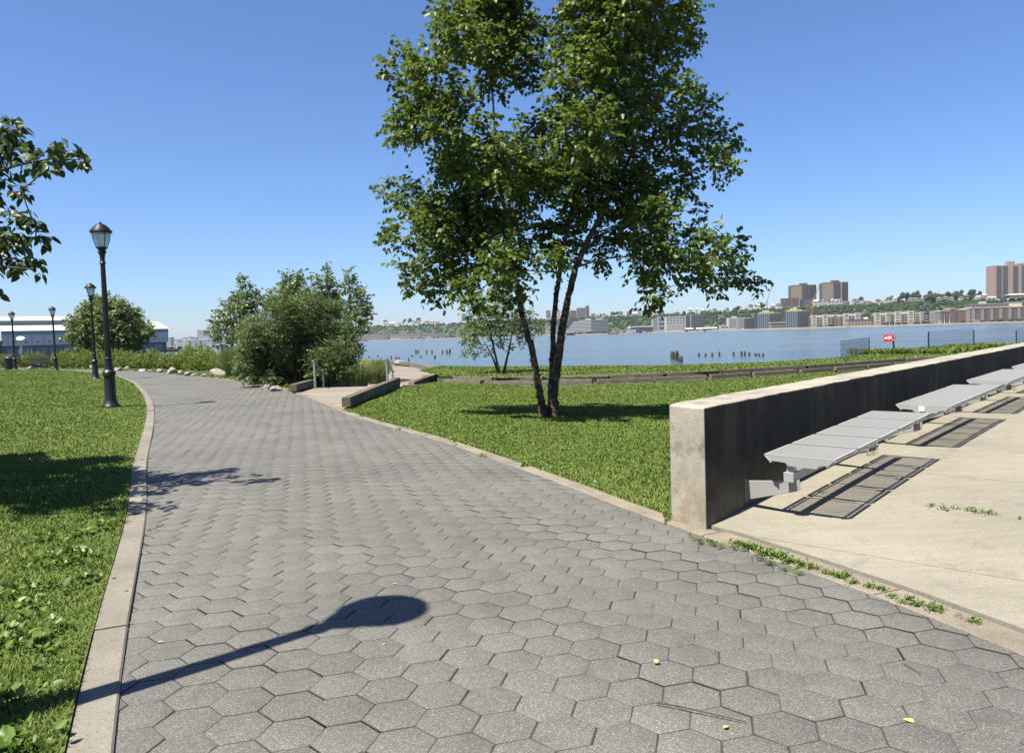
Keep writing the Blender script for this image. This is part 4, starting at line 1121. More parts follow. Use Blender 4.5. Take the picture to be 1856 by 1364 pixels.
for i in range(46):
    k_ = gb.integers(4, 11); a_, b_ = np.array(SHORE[k_]), np.array(SHORE[k_+1]) if k_+1 < len(SHORE) else np.array(SHORE[k_]); t_ = gb.random(); p = a_ + (b_-a_)*t_; s_ = gb.uniform(.3,.75)
    big = gb.random() < .3
    boulder('shore_boulder', (p[0]+gb.normal(0,.3), p[1]+abs(gb.normal(.5,.5)), -.42-gb.random()*.5 + (.16 if big else 0)), s_*1.2, s_*.9, s_*.5, srocks[i%4] if i % 5 else rocks[i%6], 'weathered riprap boulder at the river edge of the lawn', 'riprap boulders along the river edge')

# ------------------------------------------------------------------ wire fence, sign
fb = fenl[1]
fence = empty('wire_fence', (fb[0], fb[1], -.1))
tops = [None, (1575,611), (1619,618), (1683,601), (1765,598), (1842,599), (1905,594)]
for i in range(1, len(FEN)):
    p = Vector((fenl[i][0]-fb[0], fenl[i][1]-fb[1], 0)); q = at(*tops[i], fenl[i][1]); h = q.z + .1; lean = (q.x-fenl[i][0])
    m = MB(); m.tube([p - Vector((0,0,.2)), p + Vector((lean, 0, h))], .032 if i != 2 else .038, 6); m.build('post', M['black'], fence)
def mesh_panel(p0, p1, h0, h1, st, r):
    m = MB(); d = Vector(p1)-Vector(p0); L = d.length; d.normalize(); n = int(L/st)
    for i in range(n+1):
        a = Vector(p0)+d*(L*i/n); h = h0+(h1-h0)*i/n; m.bar(a, a+Vector((0,0,h)), r, r)
    k_ = int(max(h0,h1)/(st*1.6))
    for j in range(k_+1): m.bar(Vector(p0)+Vector((0,0,h0*j/k_)), Vector(p1)+Vector((0,0,h1*j/k_)), r, r)
    return m.build('wire_mesh', M['wire'], fence)
rel = [Vector((x-fb[0], y-fb[1], .02)) for x, y in fenl]
for i in range(1, len(FEN)-1): mesh_panel(rel[i]+Vector((.03,.05,0)), rel[i+1]+Vector((-.03,.05,0)), 1.05, 1.15 if i > 2 else 1.05, .11, .0055)
mesh_panel(rel[0]+Vector((0,.6,-.1)), rel[1]+Vector((-.03,.1,0)), .95, .85, .10, .006)
tag(fence, 'thin black wire mesh fence with dark posts above the river', 'fence')
sp = at(1611,612.5, fenl[2][1]-.12)
sg = empty('warning_sign', sp); sg.rotation_euler = (0, R(-2), R(-20))
hw = 8.3*fenl[2][1]/F; hh = 6.0*fenl[2][1]/F
m = MB(); m.box(-hw, hw, -.006, .006, -hh, hh); m.build('panel', M['red'], sg)
m = MB(); m.lathe([(0,0),(hw*.24,0),(hw*.24,.004),(0,.004)], 16); o = m.build('emblem', M['white'], sg); o.rotation_euler.x = R(90); o.location = (-hw*.62, -.0065, hh*.05)
m = MB(); g_ = random.Random(2)
for r_, (z, w0, w1) in enumerate([(.42,-.30,.62),(.10,-.28,.50),(-.22,-.26,.48)]):
    x = w0
    while x < w1:
        w_ = g_.uniform(.09,.15); m.box(hw*x, hw*min(w1,x+w_), -.0095, -.0065, hh*z-hh*.11, hh*z+hh*.12); x += w_+.035
m.box(hw*.72, hw*.84, -.0095, -.0065, -hh*.62, -hh*.42)
m.build('lettering', M['white'], sg)
m = MB(); m.tube([(hw+.05,.05,-hh*.6),(hw+.05,.05,hh*.3)], .05, 8); m.bar((hw-.06,.03,0),(hw+.06,.05,0),.03,.04); m.build('clamp', M['steel'], sg)
tag(sg, 'small red warning sign with white lettering fixed to the leaning fence post', 'sign')

# ------------------------------------------------------------------ old piles standing in the river
PL = [(1219,651,15,8,0),(1225,653,17,7,1),(1231,656,10,6,0),(1235,657,12,6,0),(1228,648,9,6,0),(1267,646,7,4,0),(1279,646,6,4,0),(1291,646,7,4,0),(1304,645,8,4,0),(1330,645,8,4,0),(1344,645,9,4,0),(1350,645,9,4,0),(1358,645,7,4,0),(1370,645,5,5,0),(1376,645,5,4,0),(1383,646,6,4,0),
      (754,641,7.5,3.2,0),(758,641,7.5,2.6,0),(773,641,7,2.6,0),(783,641,7.5,2.8,0),(802,641,7,2.6,0),(810,641,8,3,0),(815,641,9,4,1),(709,651,7,2.5,0),(741,659,11,2.6,0),(788,650,6,4,1)]
for i, (px, py, h, wpx, bent) in enumerate(PL):
    p = G(px, py, -1.8); sc = p.y/F; H = h*sc; r_ = wpx*sc/2
    m = MB(); q = random.Random(i)
    m.tube([(0,0,-1.2),(0,0,H*.5),(q.uniform(-.1,.1)*r_ + (.6*r_ if bent else 0),0,H*.9),(q.uniform(-.2,.2)*r_ + (1.0*r_ if bent else 0),0,H)], [r_, r_*.95, r_*.85, r_*.55], 9)
    o = m.build('wooden_pile', M['pile'], None, True); o.location = p
    right = px > 1000
    lab = ('rotten dark pile in the tight cluster standing nearest in the river' if 1210 < px < 1240 else 'thin dark pile in the long row off the wall end' if right else 'thin dark pile in the row left of the birch' if py < 645 else 'lone dark pile in the water beyond the boardwalk rim')
    tag(o, lab, 'pile', 'piles: '+lab)
for i, (px, py, wpx) in enumerate([(669,648,3),(685,646.5,3),(718,650,5),(724,649.5,3),(747,646,3),(763,648,3)]):
    p = G(px, py, -1.8); sc = p.y/F
    m = MB(); m.tube([(0,0,-1),(0,0,.15*1.2),(.05,0,.3)], [wpx*sc/2]*2+[wpx*sc*.3], 8); o = m.build('pile_stump', M['pile'], None, True); o.location = p; tag(o, 'drowned dark pile stump barely above the water beyond the boardwalk', 'pile', 'pile stumps in the river')

# ------------------------------------------------------------------ litter on the pavers
for i, (px, py, rz, s_) in enumerate([(285,1164,.3,.028),(694,1169,1.1,.022),(1312,1320,.7,.030),(1657,1310,2.2,.042),(712,1058,.2,.026)]):
    p = G(px, py, .004)
    o = leaves_obj('fallen_leaf', np.array([[0,0,.003]]), np.array([[1,.0,.05]]), np.array([[.15,.1,1]]), s_, s_*.6, M['dry_leaf']); o.location = p; o.rotation_euler.z = rz
    tag(o, ['small yellow fallen leaf near the left kerb','tiny yellow fallen bud below the lamp shadow','yellow fallen leaf near the twig at the bottom edge','pale fallen leaf at the lower right on the pavers','small yellow fallen leaf above the lamp shadow head'][i], 'fallen leaf')
m = MB(); a_ = G(1190,1273,.008); b_ = G(1270,1288,.012); c_ = G(1352,1307,.007)
m.tube([a_, a_.lerp(b_,.5)+Vector((0,0,.004)), b_, b_.lerp(c_,.5), c_], [.0032,.003,.0028,.0025,.0018], 6)
tag(m.build('twig', M['twig'], None, True), 'thin dark twig lying across the near pavers', 'twig')
m = MB(); a_ = G(1638,1201,.006); c_ = G(1668,1219,.006); m.tube([a_, c_], [.002,.0015], 5); tag(m.build('twig', M['twig'], None, True), 'short reddish twig on the pavers near the right edging', 'twig')
m = MB(); o_ = G(1190,1203,.0); 
bm_ = bmesh.new(); bmesh.ops.create_icosphere(bm_, subdivisions=2, radius=.013); me = bpy.data.meshes.new('seed_ball'); bm_.to_mesh(me); bm_.free(); o = link('seed_ball', me, None, [M['dry_leaf']]); o.location = (o_.x, o_.y, .012); o.scale = (1,1,.7); tag(o, 'small olive seed ball lying on the near pavers', 'seed ball')
# ------------------------------------------------------------------ long pier shed on the left
M['shed_roof'] = plain('white_metal_roof', (.43,.42,.40), .55, .04, .6)
M['shed_wall'] = plain('grey_cladding', (.36,.375,.385), .6, .06, .3)
M['shed_band'] = plain('dull_glazing_band', (.16,.19,.20), .4, .1, .4)
M['shed_low'] = plain('blue_grey_base', (.085,.115,.15), .7, .15, .4)
M['shed_door'] = plain('pale_blue_door', (.17,.21,.26), .6, .06, .4)
KS = 2.35
e1 = sight(306, horizon(306)); e0_ = sight(4, horizon(4))
c0 = Vector((e1[0]/e1[1]*400, 400, 0)); c1 = Vector((e0_[0]/e0_[1]*350, 350, 0))
sd = (c1-c0); LS_ = sd.length; sd.normalize(); sb = Vector((sd.y, -sd.x, 0)) if sd.x*0+(-sd.x) > 0 and -sd.x > 0 else Vector((-sd.y, sd.x, 0))
if sb.y < 0: sb = -sb
WS = 34.0
EV = at(306, 595.3, 400).z; RG = at(292, 582.6, 412).z; WB = at(50, 626, 357).z
shed = empty('pier_shed', c0)
def sp_(a, b, z): return sd*a + sb*b + Vector((0,0,z))
def squad(m, pts): m.add(pts, [tuple(range(len(pts)))])
def sbox(m, a0, a1, b0, b1, z0, z1):
    vs = [sp_(a0,b0,z0),sp_(a1,b0,z0),sp_(a1,b1,z0),sp_(a0,b1,z0),sp_(a0,b0,z1),sp_(a1,b0,z1),sp_(a1,b1,z1),sp_(a0,b1,z1)]
    m.add(vs, [(0,3,2,1),(4,5,6,7),(0,1,5,4),(1,2,6,5),(2,3,7,6),(3,0,4,7)])
m = MB(); sbox(m, 0, LS_, 0, WS, WB, EV); m.build('wall', M['shed_wall'], shed)
m = MB(); sbox(m, .8, LS_, 1.6, WS-1, -1.9, WB); m.build('base', M['shed_low'], shed)
m = MB(); sbox(m, -.05, LS_, -.08, 0, EV-1.9, EV-.1); m.build('glazing_band', M['shed_band'], shed)
e = .5
m = MB(); m.add([sp_(-e,-e,EV), sp_(LS_,-e,EV), sp_(LS_,WS/2,RG), sp_(-e,WS/2,RG), sp_(-e,WS+e,EV), sp_(LS_,WS+e,EV)], [(0,3,2,1),(3,4,5,2),(0,4,3),(1,2,5),(0,1,5,4)]); m.build('roof', M['shed_roof'], shed)
CL0 = at(60, 587.5, 375).z - .6; CL1 = at(60, 581.5, 375).z
m = MB(); sbox(m, LS_*.52, LS_, WS/2-5, WS/2+5, CL0, CL1); m.build('clerestory', M['shed_band'], shed)
m = MB(); q0, q1 = LS_*.515, LS_; m.add([sp_(q0,WS/2-5.8,CL1), sp_(q1,WS/2-5.8,CL1), sp_(q1,WS/2,CL1+2.1), sp_(q0,WS/2,CL1+2.1), sp_(q0,WS/2+5.8,CL1), sp_(q1,WS/2+5.8,CL1)], [(0,3,2,1),(3,4,5,2),(0,4,3),(1,2,5),(0,1,5,4)]); m.build('roof', M['shed_roof'], shed)
for i in range(16):                                             # joints between the big wall panels and the porthole in each
    a = LS_*(i+.05)/15.6
    m = MB(); sbox(m, a-.09, a+.09, -.12, -.085, WB+.05, EV-.05); m.build('panel_joint', M['shed_band'], shed)
    m = MB(); sbox(m, a+2.0, a+2.7, -.06, -.003, WB+1.3, WB+2.0); m.build('porthole', M['black'], shed)
for i in range(12):
    a = LS_*(i+.4)/12.5
    m = MB(); sbox(m, a, a+LS_/17, 1.5, 1.59, -.6, WB-1.2); m.build('door', M['shed_door'], shed)
for i in range(9):
    a = 1 + i*LS_/9
    m = MB(); sbox(m, a, a+.9, .1, 1.0, -1.9, WB-.01); m.build('column', M['shed_low'], shed)
tag(shed, 'long grey shed with white roof and clerestory, on the pier behind the shrubs', 'shed')
s2 = empty('pier_shed', c0 + sd*(LS_+2.5) + sb*-1.0)
m = MB(); sbox(m, 0, 60, 0, 40, -1.9, EV-1.2); m.build('wall', M['shed_low'], s2)
m = MB(); m.add([sp_(-.8,-.8,EV-1.2), sp_(60,-.8,EV-1.2), sp_(60,20,RG), sp_(8,20,RG), sp_(-.8,41,EV-1.2), sp_(60,41,EV-1.2)], [(0,3,2,1),(0,4,3),(3,4,5,2),(0,1,5,4)]); m.build('roof', M['shed_roof'], s2)
tag(s2, 'darker second shed cut by the left frame edge, its white roof corner showing', 'shed')
m = MB(); sbox(m, -4, LS_+60, -3, WS, -2.4, -1.0); o = m.build('pier', M['pile']); o.location = c0; tag(o, 'dark pier deck carrying the long white roofed shed', 'pier')
p = at(316,634,500); m = MB(); m.box(-1.6,1.6,-1.5,1.5,-.6,.35); m.box(-1.5,-.4,-1,1,.35,.7); m.box(.2,.35,-.1,.1,.35,1.2); m.box(1.35,1.6,-1.5,1.5,.35,.75); o = m.build('float', M['pile'], bevel=.05); o.location = (p.x, p.y, -1.5); o.scale=(2.5,2,3.2); tag(o, 'black work float moored off the right end of the shed', 'float')
# oval white disc on a post
p = at(40,650,75); d_ = empty('disc_sign', (p.x, p.y, -.3))
top = at(40,613,75).z + .3
m = MB(); m.tube([(0,0,0),(0,0,top-.1)], .07, 8); m.build('post', M['steel'], d_, True)
m = MB(); m.lathe([(0,-.02),(.34,-.02),(.36,0),(.34,.03),(0,.05)], 20); o = m.build('disc', M['white'], d_, True); o.location = (0,-.05,top); o.rotation_euler = (R(28), R(16), 0)
m = MB(); m.box(-.12,.10,-.09,.06,-.35,.2); o = m.build('box', M['shed_low'], d_, bevel=.02); o.location = (-.1,0,1.2+.4)
tag(d_, 'white oval disc on a grey post before the shed', 'sign')
# dark park bench and bin by the farthest lamp
pb = G(30,669.5,.03); pbn = empty('park_bench', (pb.x+.4, pb.y+1.6, .03), R(-28))
for q in range(4):
    m = MB(); m.box(-1.2,1.2,-.24+q*.13,-.13+q*.13,.43,.47); m.build('seat_slat', M['black'], pbn)
for q in range(3):
    m = MB(); m.box(-1.2,1.2,.32+q*.03,.35+q*.03,.52+q*.13,.63+q*.13); m.build('back_slat', M['black'], pbn)
for x in (-1.1, 0, 1.1):
    m = MB(); m.tube([(x,-.22,0),(x,-.22,.43),(x,-.22,.66),(x,.25,.66)], .025, 6); m.tube([(x,.45,0),(x,.28,.45),(x,.42,.95)], .025, 6); m.tube([(x,-.22,.42),(x,.3,.42)], .025, 6); m.build('leg', M['black'], pbn)
tag(pbn, 'dark slatted park bench before the shrubs by the farthest lamp', 'bench')
pb2 = G(4,668,.03); pq = children(pbn); o = copy_tree(pbn, pq); o.location = (pb2.x-1.3, pb2.y+2.6, .03); tag(o, 'dark slatted park bench cut by the left frame edge', 'bench')
tc = G(13,669,.05); m = MB(); m.lathe([(0,0),(.30,0),(.31,.05),(.33,.8),(.36,.84),(.33,.90),(.22,.95),(0,.96)], 18); o = m.build('litter_bin', M['black'], None, True); o.location = (tc.x, tc.y+.3, .03); tag(o, 'black round litter bin standing left of the farthest lamp', 'bin')

# ------------------------------------------------------------------ far shore
PXS = [-900,-300,0,350,640,850,1000,1200,1400,1500,1700,1856,2100,2600]
DSH = [4600,4300,4100,3600,2600,2150,1850,1600,1430,1370,1280,1250,1200,1200]
HTOP = [20,20,20,26,48,41,38.5,37.5,39,39.5,38,38,38,38]          # plateau height
def Dsh(px): return float(np.interp(px, PXS, DSH))
def azx(px, Y): return at(px, horizon(px), Y).x             # x at depth Y on that bearing
def ontop(px): return float(np.interp(px, PXS, HTOP))
def cliff_z(s, H, px=1000):
    """height of the bank s metres behind the waterline"""
    foot = 80 if px > 500 else 900
    u = min(1, max(0, (s-foot)/95)); return (0.6 if s > 1 else -1) + min(s,60)*.012 + (H-1.3)*(u*u*(3-2*u)) + max(0, min(1,(s-foot-95)/500))*6
rows = [0, 1.5, 30, 80, 100, 120, 140, 160, 178, 220, 320, 700, 1500]
bm = bmesh.new(); grid = []
pxs = list(range(-900, 2601, 50))
for px in pxs:
    D0 = Dsh(px); H = ontop(px); r_ = []
    for s in rows:
        Y = D0+s; zz = -3.0 if s == 0 else cliff_z(s, H, px); r_.append(bm.verts.new((azx(px, Y), Y, zz)))
    grid.append(r_)
for a, b in zip(grid[:-1], grid[1:]):
    for j in range(len(rows)-1):
        f = bm.faces.new((a[j], b[j], b[j+1], a[j+1])); f.material_index = 0 if j >= 2 else 1
bmesh.ops.recalc_face_normals(bm, faces=bm.faces[:])
me = bpy.data.meshes.new('far_shore'); bm.to_mesh(me); bm.free()
if me.polygons[10].normal.z < 0: me.flip_normals()
M['far_ground'] = plain('far_ground', (.035,.052,.024), .95, .4, .02)
M['quay'] = plain('quay_stone', (.16,.145,.12), .9, .25, .05)
tag(link('hills', me, None, [M['far_ground'], M['quay']]), kind='structure')

def scene_pt(px, s):                                        # on the far shore: bearing px, s metres inland
    Y = Dsh(px)+s; return Vector((azx(px, Y), Y, cliff_z(s, ontop(px), px)))
# the wood on the bank
def tree_lump(g, sub=2):
    bm = bmesh.new(); bmesh.ops.create_icosphere(bm, subdivisions=sub, radius=1)
    V = np.array([v.co[:] for v in bm.verts]); Fc = [[v.index for v in f.verts] for f in bm.faces]; bm.free()
    return V, np.array(Fc)
LV, LF = tree_lump(None, 2)
gw = np.random.default_rng(77)
def wood(name, spots, label):
    Vs=[]; Ls=[]; Rn=[]; n0=0
    for x, y, z, r, h in spots:
        ph = gw.random(6)*6.28
        q = 1 + .17*np.sin(LV[:,0]*5+ph[0])*np.sin(LV[:,1]*5+ph[1]) + .13*np.sin(LV[:,2]*8+ph[2])*np.sin(LV[:,0]*9+ph[3]) + gw.normal(0,.07,len(LV))
        V = LV*q[:,None]*np.array([r, r, h]) + np.array([x, y, z+h*.75])
        Vs.append(V); Ls.append(LF.ravel()+n0); n0 += len(V); Rn.append(np.clip(gw.normal(.5,.2)+gw.normal(0,.12,len(V)), 0, 1))
    v = np.concatenate(Vs); lp = np.concatenate(Ls)
    o = np_mesh(name, v, lp, np.full(len(lp)//3, 3), M['wood'], None, np.concatenate(Rn)); return tag(o, label, 'trees', kind='stuff')
k = NT('far_foliage'); c = k.ramp(k.attr(), [(.0, (.010,.022,.009)), (.5, (.020,.037,.014)), (1, (.042,.062,.023))]); M['wood'] = k.done(k.bsdf(c, .9, spec=.1))
spots = []
for _ in range(4200):
    px = gw.uniform(560, 2150); s = 70 + 100*gw.random()**.8
    if s < 110 and gw.random() < .7: continue
    p = scene_pt(px, s); r = gw.uniform(2.4,4.4); spots.append((p.x, p.y, p.z-1.2, r, r*gw.uniform(.85,1.15)))
wood('wood', spots, 'dense dark wood covering the bank across the river')
spots = []
for _ in range(700):
    px = gw.uniform(560, 2150); s = gw.uniform(192, 330)
    dens = .35 + .5*(1600 < px < 1790) + .25*(math.sin(px*.03) > .3)
    if gw.random() > dens: continue
    p = scene_pt(px, s); r = gw.uniform(2.4,4.6)*(1.3 if 1600 < px < 1790 else 1); spots.append((p.x, p.y, p.z-.5, r, r*gw.uniform(.9,1.3)))
for px, top, w_ in [(1615,534,14),(1640,527,18),(1660,525,20),(1690,524,20),(1715,527,22),(1740,522,22),(1765,519,20),(1380,545,14),(1560,535,10),(1552,539,8),(700,578,8),(745,574,8),(760,574,9),(735,575,7),(665,582,8),(1120,563,9),(1340,552,12),(1690,529,26),(1735,527,26)]:
    s = 200; p = scene_pt(px, s); H = at(px, top, p.y).z - p.z; r = w_*p.y/F*.5
    for _ in range(9):
        f_ = gw.random()**.6; rr_ = r*gw.uniform(.30,.5); dx_ = gw.uniform(-1,1)*r; hh_ = (H-rr_)*(.45+.5*f_)*(1-.35*(dx_/r)**2); spots.append((p.x+dx_, p.y+gw.uniform(-8,8), p.z+hh_-rr_*.9, rr_, rr_*1.05))
wood('wood', spots, 'clumps of dark trees along the hilltop skyline across the river')
spots = []
for _ in range(230):
    px = gw.uniform(560, 2000); s = gw.uniform(14, 60)
    if not (1010 < px < 1110 or 1478 < px < 1500 or 1730 < px < 1900 or 1590 < px < 1690 or 640 < px < 900): continue
    p = scene_pt(px, s if px < 1600 else gw.uniform(8,18)); r = gw.uniform(1.5,3.2); spots.append((p.x, p.y, p.z-.5, r, r*1.2))
wood('wood', spots, 'small green trees along the far waterfront')

BM = dict(brick=(.20,.125,.10), brown=(.145,.115,.095), tan=(.34,.29,.22), cream=(.62,.58,.45), white=(.56,.55,.52), glass=(.10,.14,.18), dark=(.05,.058,.07), grey=(.27,.27,.27), concrete=(.38,.39,.40), roof=(.13,.115,.105), steelblue=(.30,.35,.42), yellow=(.52,.50,.24), green=(.45,.55,.42), pink=(.42,.30,.25), red=(.42,.05,.05), orange=(.50,.22,.06), paleblue=(.30,.38,.50), dirty=(.30,.27,.22))
for q, c in BM.items(): M['b_'+q] = plain('facade_'+q, [x*.60 for x in c], .75, .07, .15)
def far_building(name, x0, x1, ytop, s, wall, label, cat='building', group=None, ybase=None, depth=None, turn=0.0, lift=None):
    """an Empty at the front left foot; local x runs along the front, y inland, z up; returns empty, width, height"""
    cx = (x0+x1)/2; p0 = scene_pt(cx, s); Y = p0.y
    a = azx(x0, Y); b = azx(x1, Y); w = b-a
    z0 = p0.z if ybase is None else at(cx, ybase, Y).z
    H = at(cx, ytop, Y).z - z0
    o = empty(name, (a, Y, z0), turn)
    tag(o, label, cat, group); return o, w, H
def part(o, nm, mat, *boxes):
    m = MB()
    for bx in boxes: m.box(*bx)
    return m.build(nm, M['b_'+mat] if 'b_'+mat in M else M[mat], o)
def windows(o, w, H, cols, rows_, mat, z0=.12, z1=.94, fw=.55, fh=.5, x0=.03, x1=.97, y=-.15, wd=None, name='window'):
    first = None
    for r_ in range(rows_):
        for c_ in range(cols):
            cw = (x1-x0)*w/cols; chh = (z1-z0)*H/rows_; cx = x0*w + cw*(c_+.5); cz = z0*H + chh*(r_+.5)
            if first is None:
                m = MB(); m.box(-cw*fw/2, cw*fw/2, 0, .3, -chh*fh/2, chh*fh/2); first = m.build(name, M['b_'+mat], o); first.location = (cx, y, cz)
            else:
                d_ = first.copy(); col.objects.link(d_); d_.parent = o; d_.location = (cx, y, cz)
def bands(o, w, H, rows_, mat, z0=.1, z1=.95, fh=.45, x0=.02, x1=.98, y=-.2, name='window_band', yd=.25):
    for r_ in range(rows_):
        chh = (z1-z0)*H/rows_; cz = z0*H + chh*(r_+.5); part(o, name, mat, (x0*w, x1*w, y, y+yd, cz-chh*fh/2, cz+chh*fh/2))

# tall brick tower at the right edge
o, w, H = far_building('apartment_tower', 1801, 1882, 480, 190, 'pink', 'tall pinkish brick apartment tower on the hill at the right edge, dark balcony stacks', 'tower', ybase=540)
part(o, 'wall', 'pink', (0,w,0,24,0,H)); part(o, 'penthouse', 'pink', (w*.36,w*.50,4,14,H,H+7.5)); part(o, 'parapet', 'pink', (w*.58,w,-.3,20,H,H+3))
for x in (.06,.20,.43,.62,.82):
    st = part(o, 'balcony_stack', 'dark', (w*x, w*(x+.11), -.4, .3, H*.02, H*.97))
    m = MB()
    for q in range(26): z = H*(.03+.036*q); m.box(w*x, w*(x+.11), -.9, -.41, z, z+.8)
    m.build('balcony_rail', M['b_grey'], st)
# twin brown towers
for (x0, x1, yt, lab) in [(1437,1483,516.5,'left of the twin brown towers, seen behind the orange crane'), (1494,1541,511.5,'right of the twin brown towers, pale stripe down its front')]:
    o, w, H = far_building('apartment_tower', x0, x1, yt, 330, 'brown', lab, 'tower', 'twin brown towers on the hill', ybase=553)
    pts = [(0,8),(w*.36,0),(w*.66,1),(w,9),(w,26),(0,26)]
    m = MB(); m.prism(pts, 0, H); m.build('wall', M['b_brown'], o)
    m = MB()
    for q in range(17): z = H*(.04+.054*q); m.prism([(-.3,7.9),(w*.36,-.35),(w*.36,1),(0,9)], z, z+1.5)
    m.build('balcony_rail', M['b_tan'], o)
    for x in (.40,.46,.52,.58,.70,.80,.90): 
        y_ = -.3 if x < .66 else 1+(x-.66)/.34*8 - .6
        part(o, 'window_stack', 'dark', (w*x, w*(x+.03), y_, y_+1.2, H*.03, H*.97))
    part(o, 'penthouse', 'brown', (w*.36,w*.64,6,16,H,H+5)); part(o, 'roof_edge', 'tan', (w*.05,w*.95,6,24,H+.01,H+1.2))
    if x0 > 1490: part(o, 'pier_strip', 'tan', (w*.655,w*.70,.2,2,0,H*.99))
# lower brown blocks before the left twin tower
for x0, x1, yt, mt_, lab in [(1419,1434,541,'brick','brown brick block left of the twin towers'),(1436,1448,540,'brick','narrow brick block below the left twin tower'),(1455,1474,542,'dark','dark slab below the left twin tower, behind the orange crane')]:
    o, w, H = far_building('apartment_block', x0, x1, yt, 215, mt_, lab, ybase=556); part(o, 'wall', mt_, (0,w,0,14,0,H)); part(o, 'roof', 'roof', (-.2,w+.2,-.2,14,H,H+.6)); windows(o, w, H, 4, 4, 'dark' if mt_ != 'dark' else 'grey')
# construction buildings and cranes
for x0, x1, yt, lab in [(1374,1423,568,'left half of the unfinished concrete block, pale frame open to dark floors'),(1425,1473,564,'right half of the unfinished concrete block, netted dark side beside the orange crane')]:
    o, w, H = far_building('unfinished_building', x0, x1, yt, 34, 'steelblue', lab, group='unfinished concrete blocks')
    part(o, 'core', 'dark', (0,w,.8,26,0,H)); fx = .40
    for q in range(8): part(o, 'floor_slab', 'steelblue', (0,w*fx,0,.79,H*q/7.3,H*q/7.3+1.0))
    for q in range(6): part(o, 'column', 'steelblue', (w*fx*q/5-.01,w*fx*q/5+1.0,-.15,.78,0,H*.96))
    for q in range(7): part(o, 'scaffold_deck', 'grey', (w*fx+1,w,.3,.79,H*(q+.5)/7.4,H*(q+.5)/7.4+.35))
    for q in range(8): part(o, 'scaffold_pole', 'roof', (w*(fx+.05+.07*q),w*(fx+.05+.07*q)+.3,.2,.6,0,H))
    part(o, 'sheathing', 'yellow', (w*.12,w*.62,2,14,H+.01,H+3.6)); part(o, 'roof_hut', 'cream', (w*.25,w*.45,5,12,H+3.61,H+6.5)); part(o, 'hoist_frame', 'grey', (w*.70,w*.9,3,10,H+.01,H+1.6))
o, w, H = far_building('low_hall', 1398, 1424, 585, 14, 'dirty', 'low cream hall before the unfinished block'); part(o, 'wall', 'dirty', (0,w,0,14,0,H)); part(o, 'roof', 'cream', (-1,w+1,-1,15,H,H+1.4)); bands(o, w, H, 2, 'dark')
def crane(px0, py0, pts, mat, label, Yd, hook=None):
    b_ = at(px0, py0, Yd); o = empty('crane', b_)
    P_ = [at(x, y, Yd) - b_ for x, y in pts]
    def lattice(m, a, b, w_):
        d = (b-a); L = d.length; d.normalize(); sx = Vector((d.z,0,-d.x))*w_/2; n = max(3, int(L/(w_*1.2)))
        for s_ in (-1,1):
            for t_ in (-1,1): m.bar(a+sx*s_+Vector((0,t_*w_/2,0)), b+sx*s_+Vector((0,t_*w_/2,0)), w_*.2, w_*.2)
        for q in range(n): m.bar(a+d*(L*q/n)+sx*(1 if q%2 else -1), a+d*(L*(q+1)/n)-sx*(1 if q%2 else -1), w_*.15, w_*.15)
    m = MB(); lattice(m, Vector(P_[0]), Vector(P_[1]), 2.0); m.build('mast', M[mat], o)
    m = MB(); lattice(m, Vector(P_[1]), Vector(P_[2]), 1.5); m.build('boom', M[mat], o)
    m = MB(); m.box(-1.8,1.8,-1.5,1.5,-1.2,1.2); c_ = m.build('cab', M[mat], o); c_.location = P_[1]
    m = MB()
    for q in range(3, len(P_)): m.bar(Vector(P_[2]), Vector(P_[q]), .22, .22)
    if len(P_) > 3: m.build('cable', M['b_grey'], o)
    return tag(o, label, 'crane')
crane(1470,587, [(1470,587),(1472,549),(1485,517),(1466,551)], 'b_orange', 'orange lattice crane standing at the unfinished block', Dsh(1470)+26)
crane(1389,590, [(1389,590),(1390,546),(1400,516),(1379,542),(1403.5,545)], 'b_concrete', 'pale grey crane boom rising over the hill below the birch tip', Dsh(1389)+300)
# townhouse complexes with pale towers
def townhouse(x0, x1, yt, s, lab, seq):
    o, w, H = far_building('townhouse_block', x0, x1, yt, s, 'tan', lab, 'houses')
    part(o, 'wall', 'roof', (0,w,2,14,0,H*.80)); m = MB(); m.add([(0,2,H*.8),(w,2,H*.8),(w,14,H*.8),(0,14,H*.8),(w*.04,7,H*.97),(w*.96,7,H*.97)], [(0,1,5,4),(1,2,5),(2,3,4,5),(3,0,4)]); m.build('roof', M['b_grey'], o)
    for a, b, mt_, hh_ in seq:
        part(o, 'bay', mt_, (w*a, w*b, 0 if mt_ == 'cream' else .9, 3, 0, H*hh_))
        if mt_ == 'cream':
            for zf in (.30,.52,.72,.88): part(o, 'window', 'glass', (w*(a+(b-a)*.2), w*(a+(b-a)*.8), -.2, 0, H*(zf-.045), H*(zf+.035)))
            part(o, 'plinth', 'pink', (w*a, w*b, -.25, .0, 0, H*.2))
        elif hh_ > .5:
            for zf in (.2,.4,.6): part(o, 'balcony', 'white', (w*(a+(b-a)*.2), w*(a+(b-a)*.8), -.1, .9, H*zf, H*(zf+.07)))
            for zf in (.3,.5,.7): part(o, 'window', 'dark', (w*(a+(b-a)*.15), w*(a+(b-a)*.85), .7, .9, H*(zf-.05), H*(zf+.03)))
    return o
townhouse(1471,1501,570.5,26,'cream and brick townhouse pair right of the unfinished block',[(0,.32,'cream',1),(.34,.64,'brick',.72),(.66,1,'cream',1.02)])
townhouse(1502,1528,569.5,40,'shaded brick townhouse row between the two cream townhouse groups',[(0,.35,'dark',.8),(.4,.6,'brick',.9),(.65,.95,'tan',.8)])
townhouse(1529,1567,567.5,36,'cream townhouse group behind the low brick hall with the dome',[(0,.26,'cream',1.02),(.3,.5,'brick',.7),(.55,.8,'cream',1.02),(.84,1,'dark',.9)])
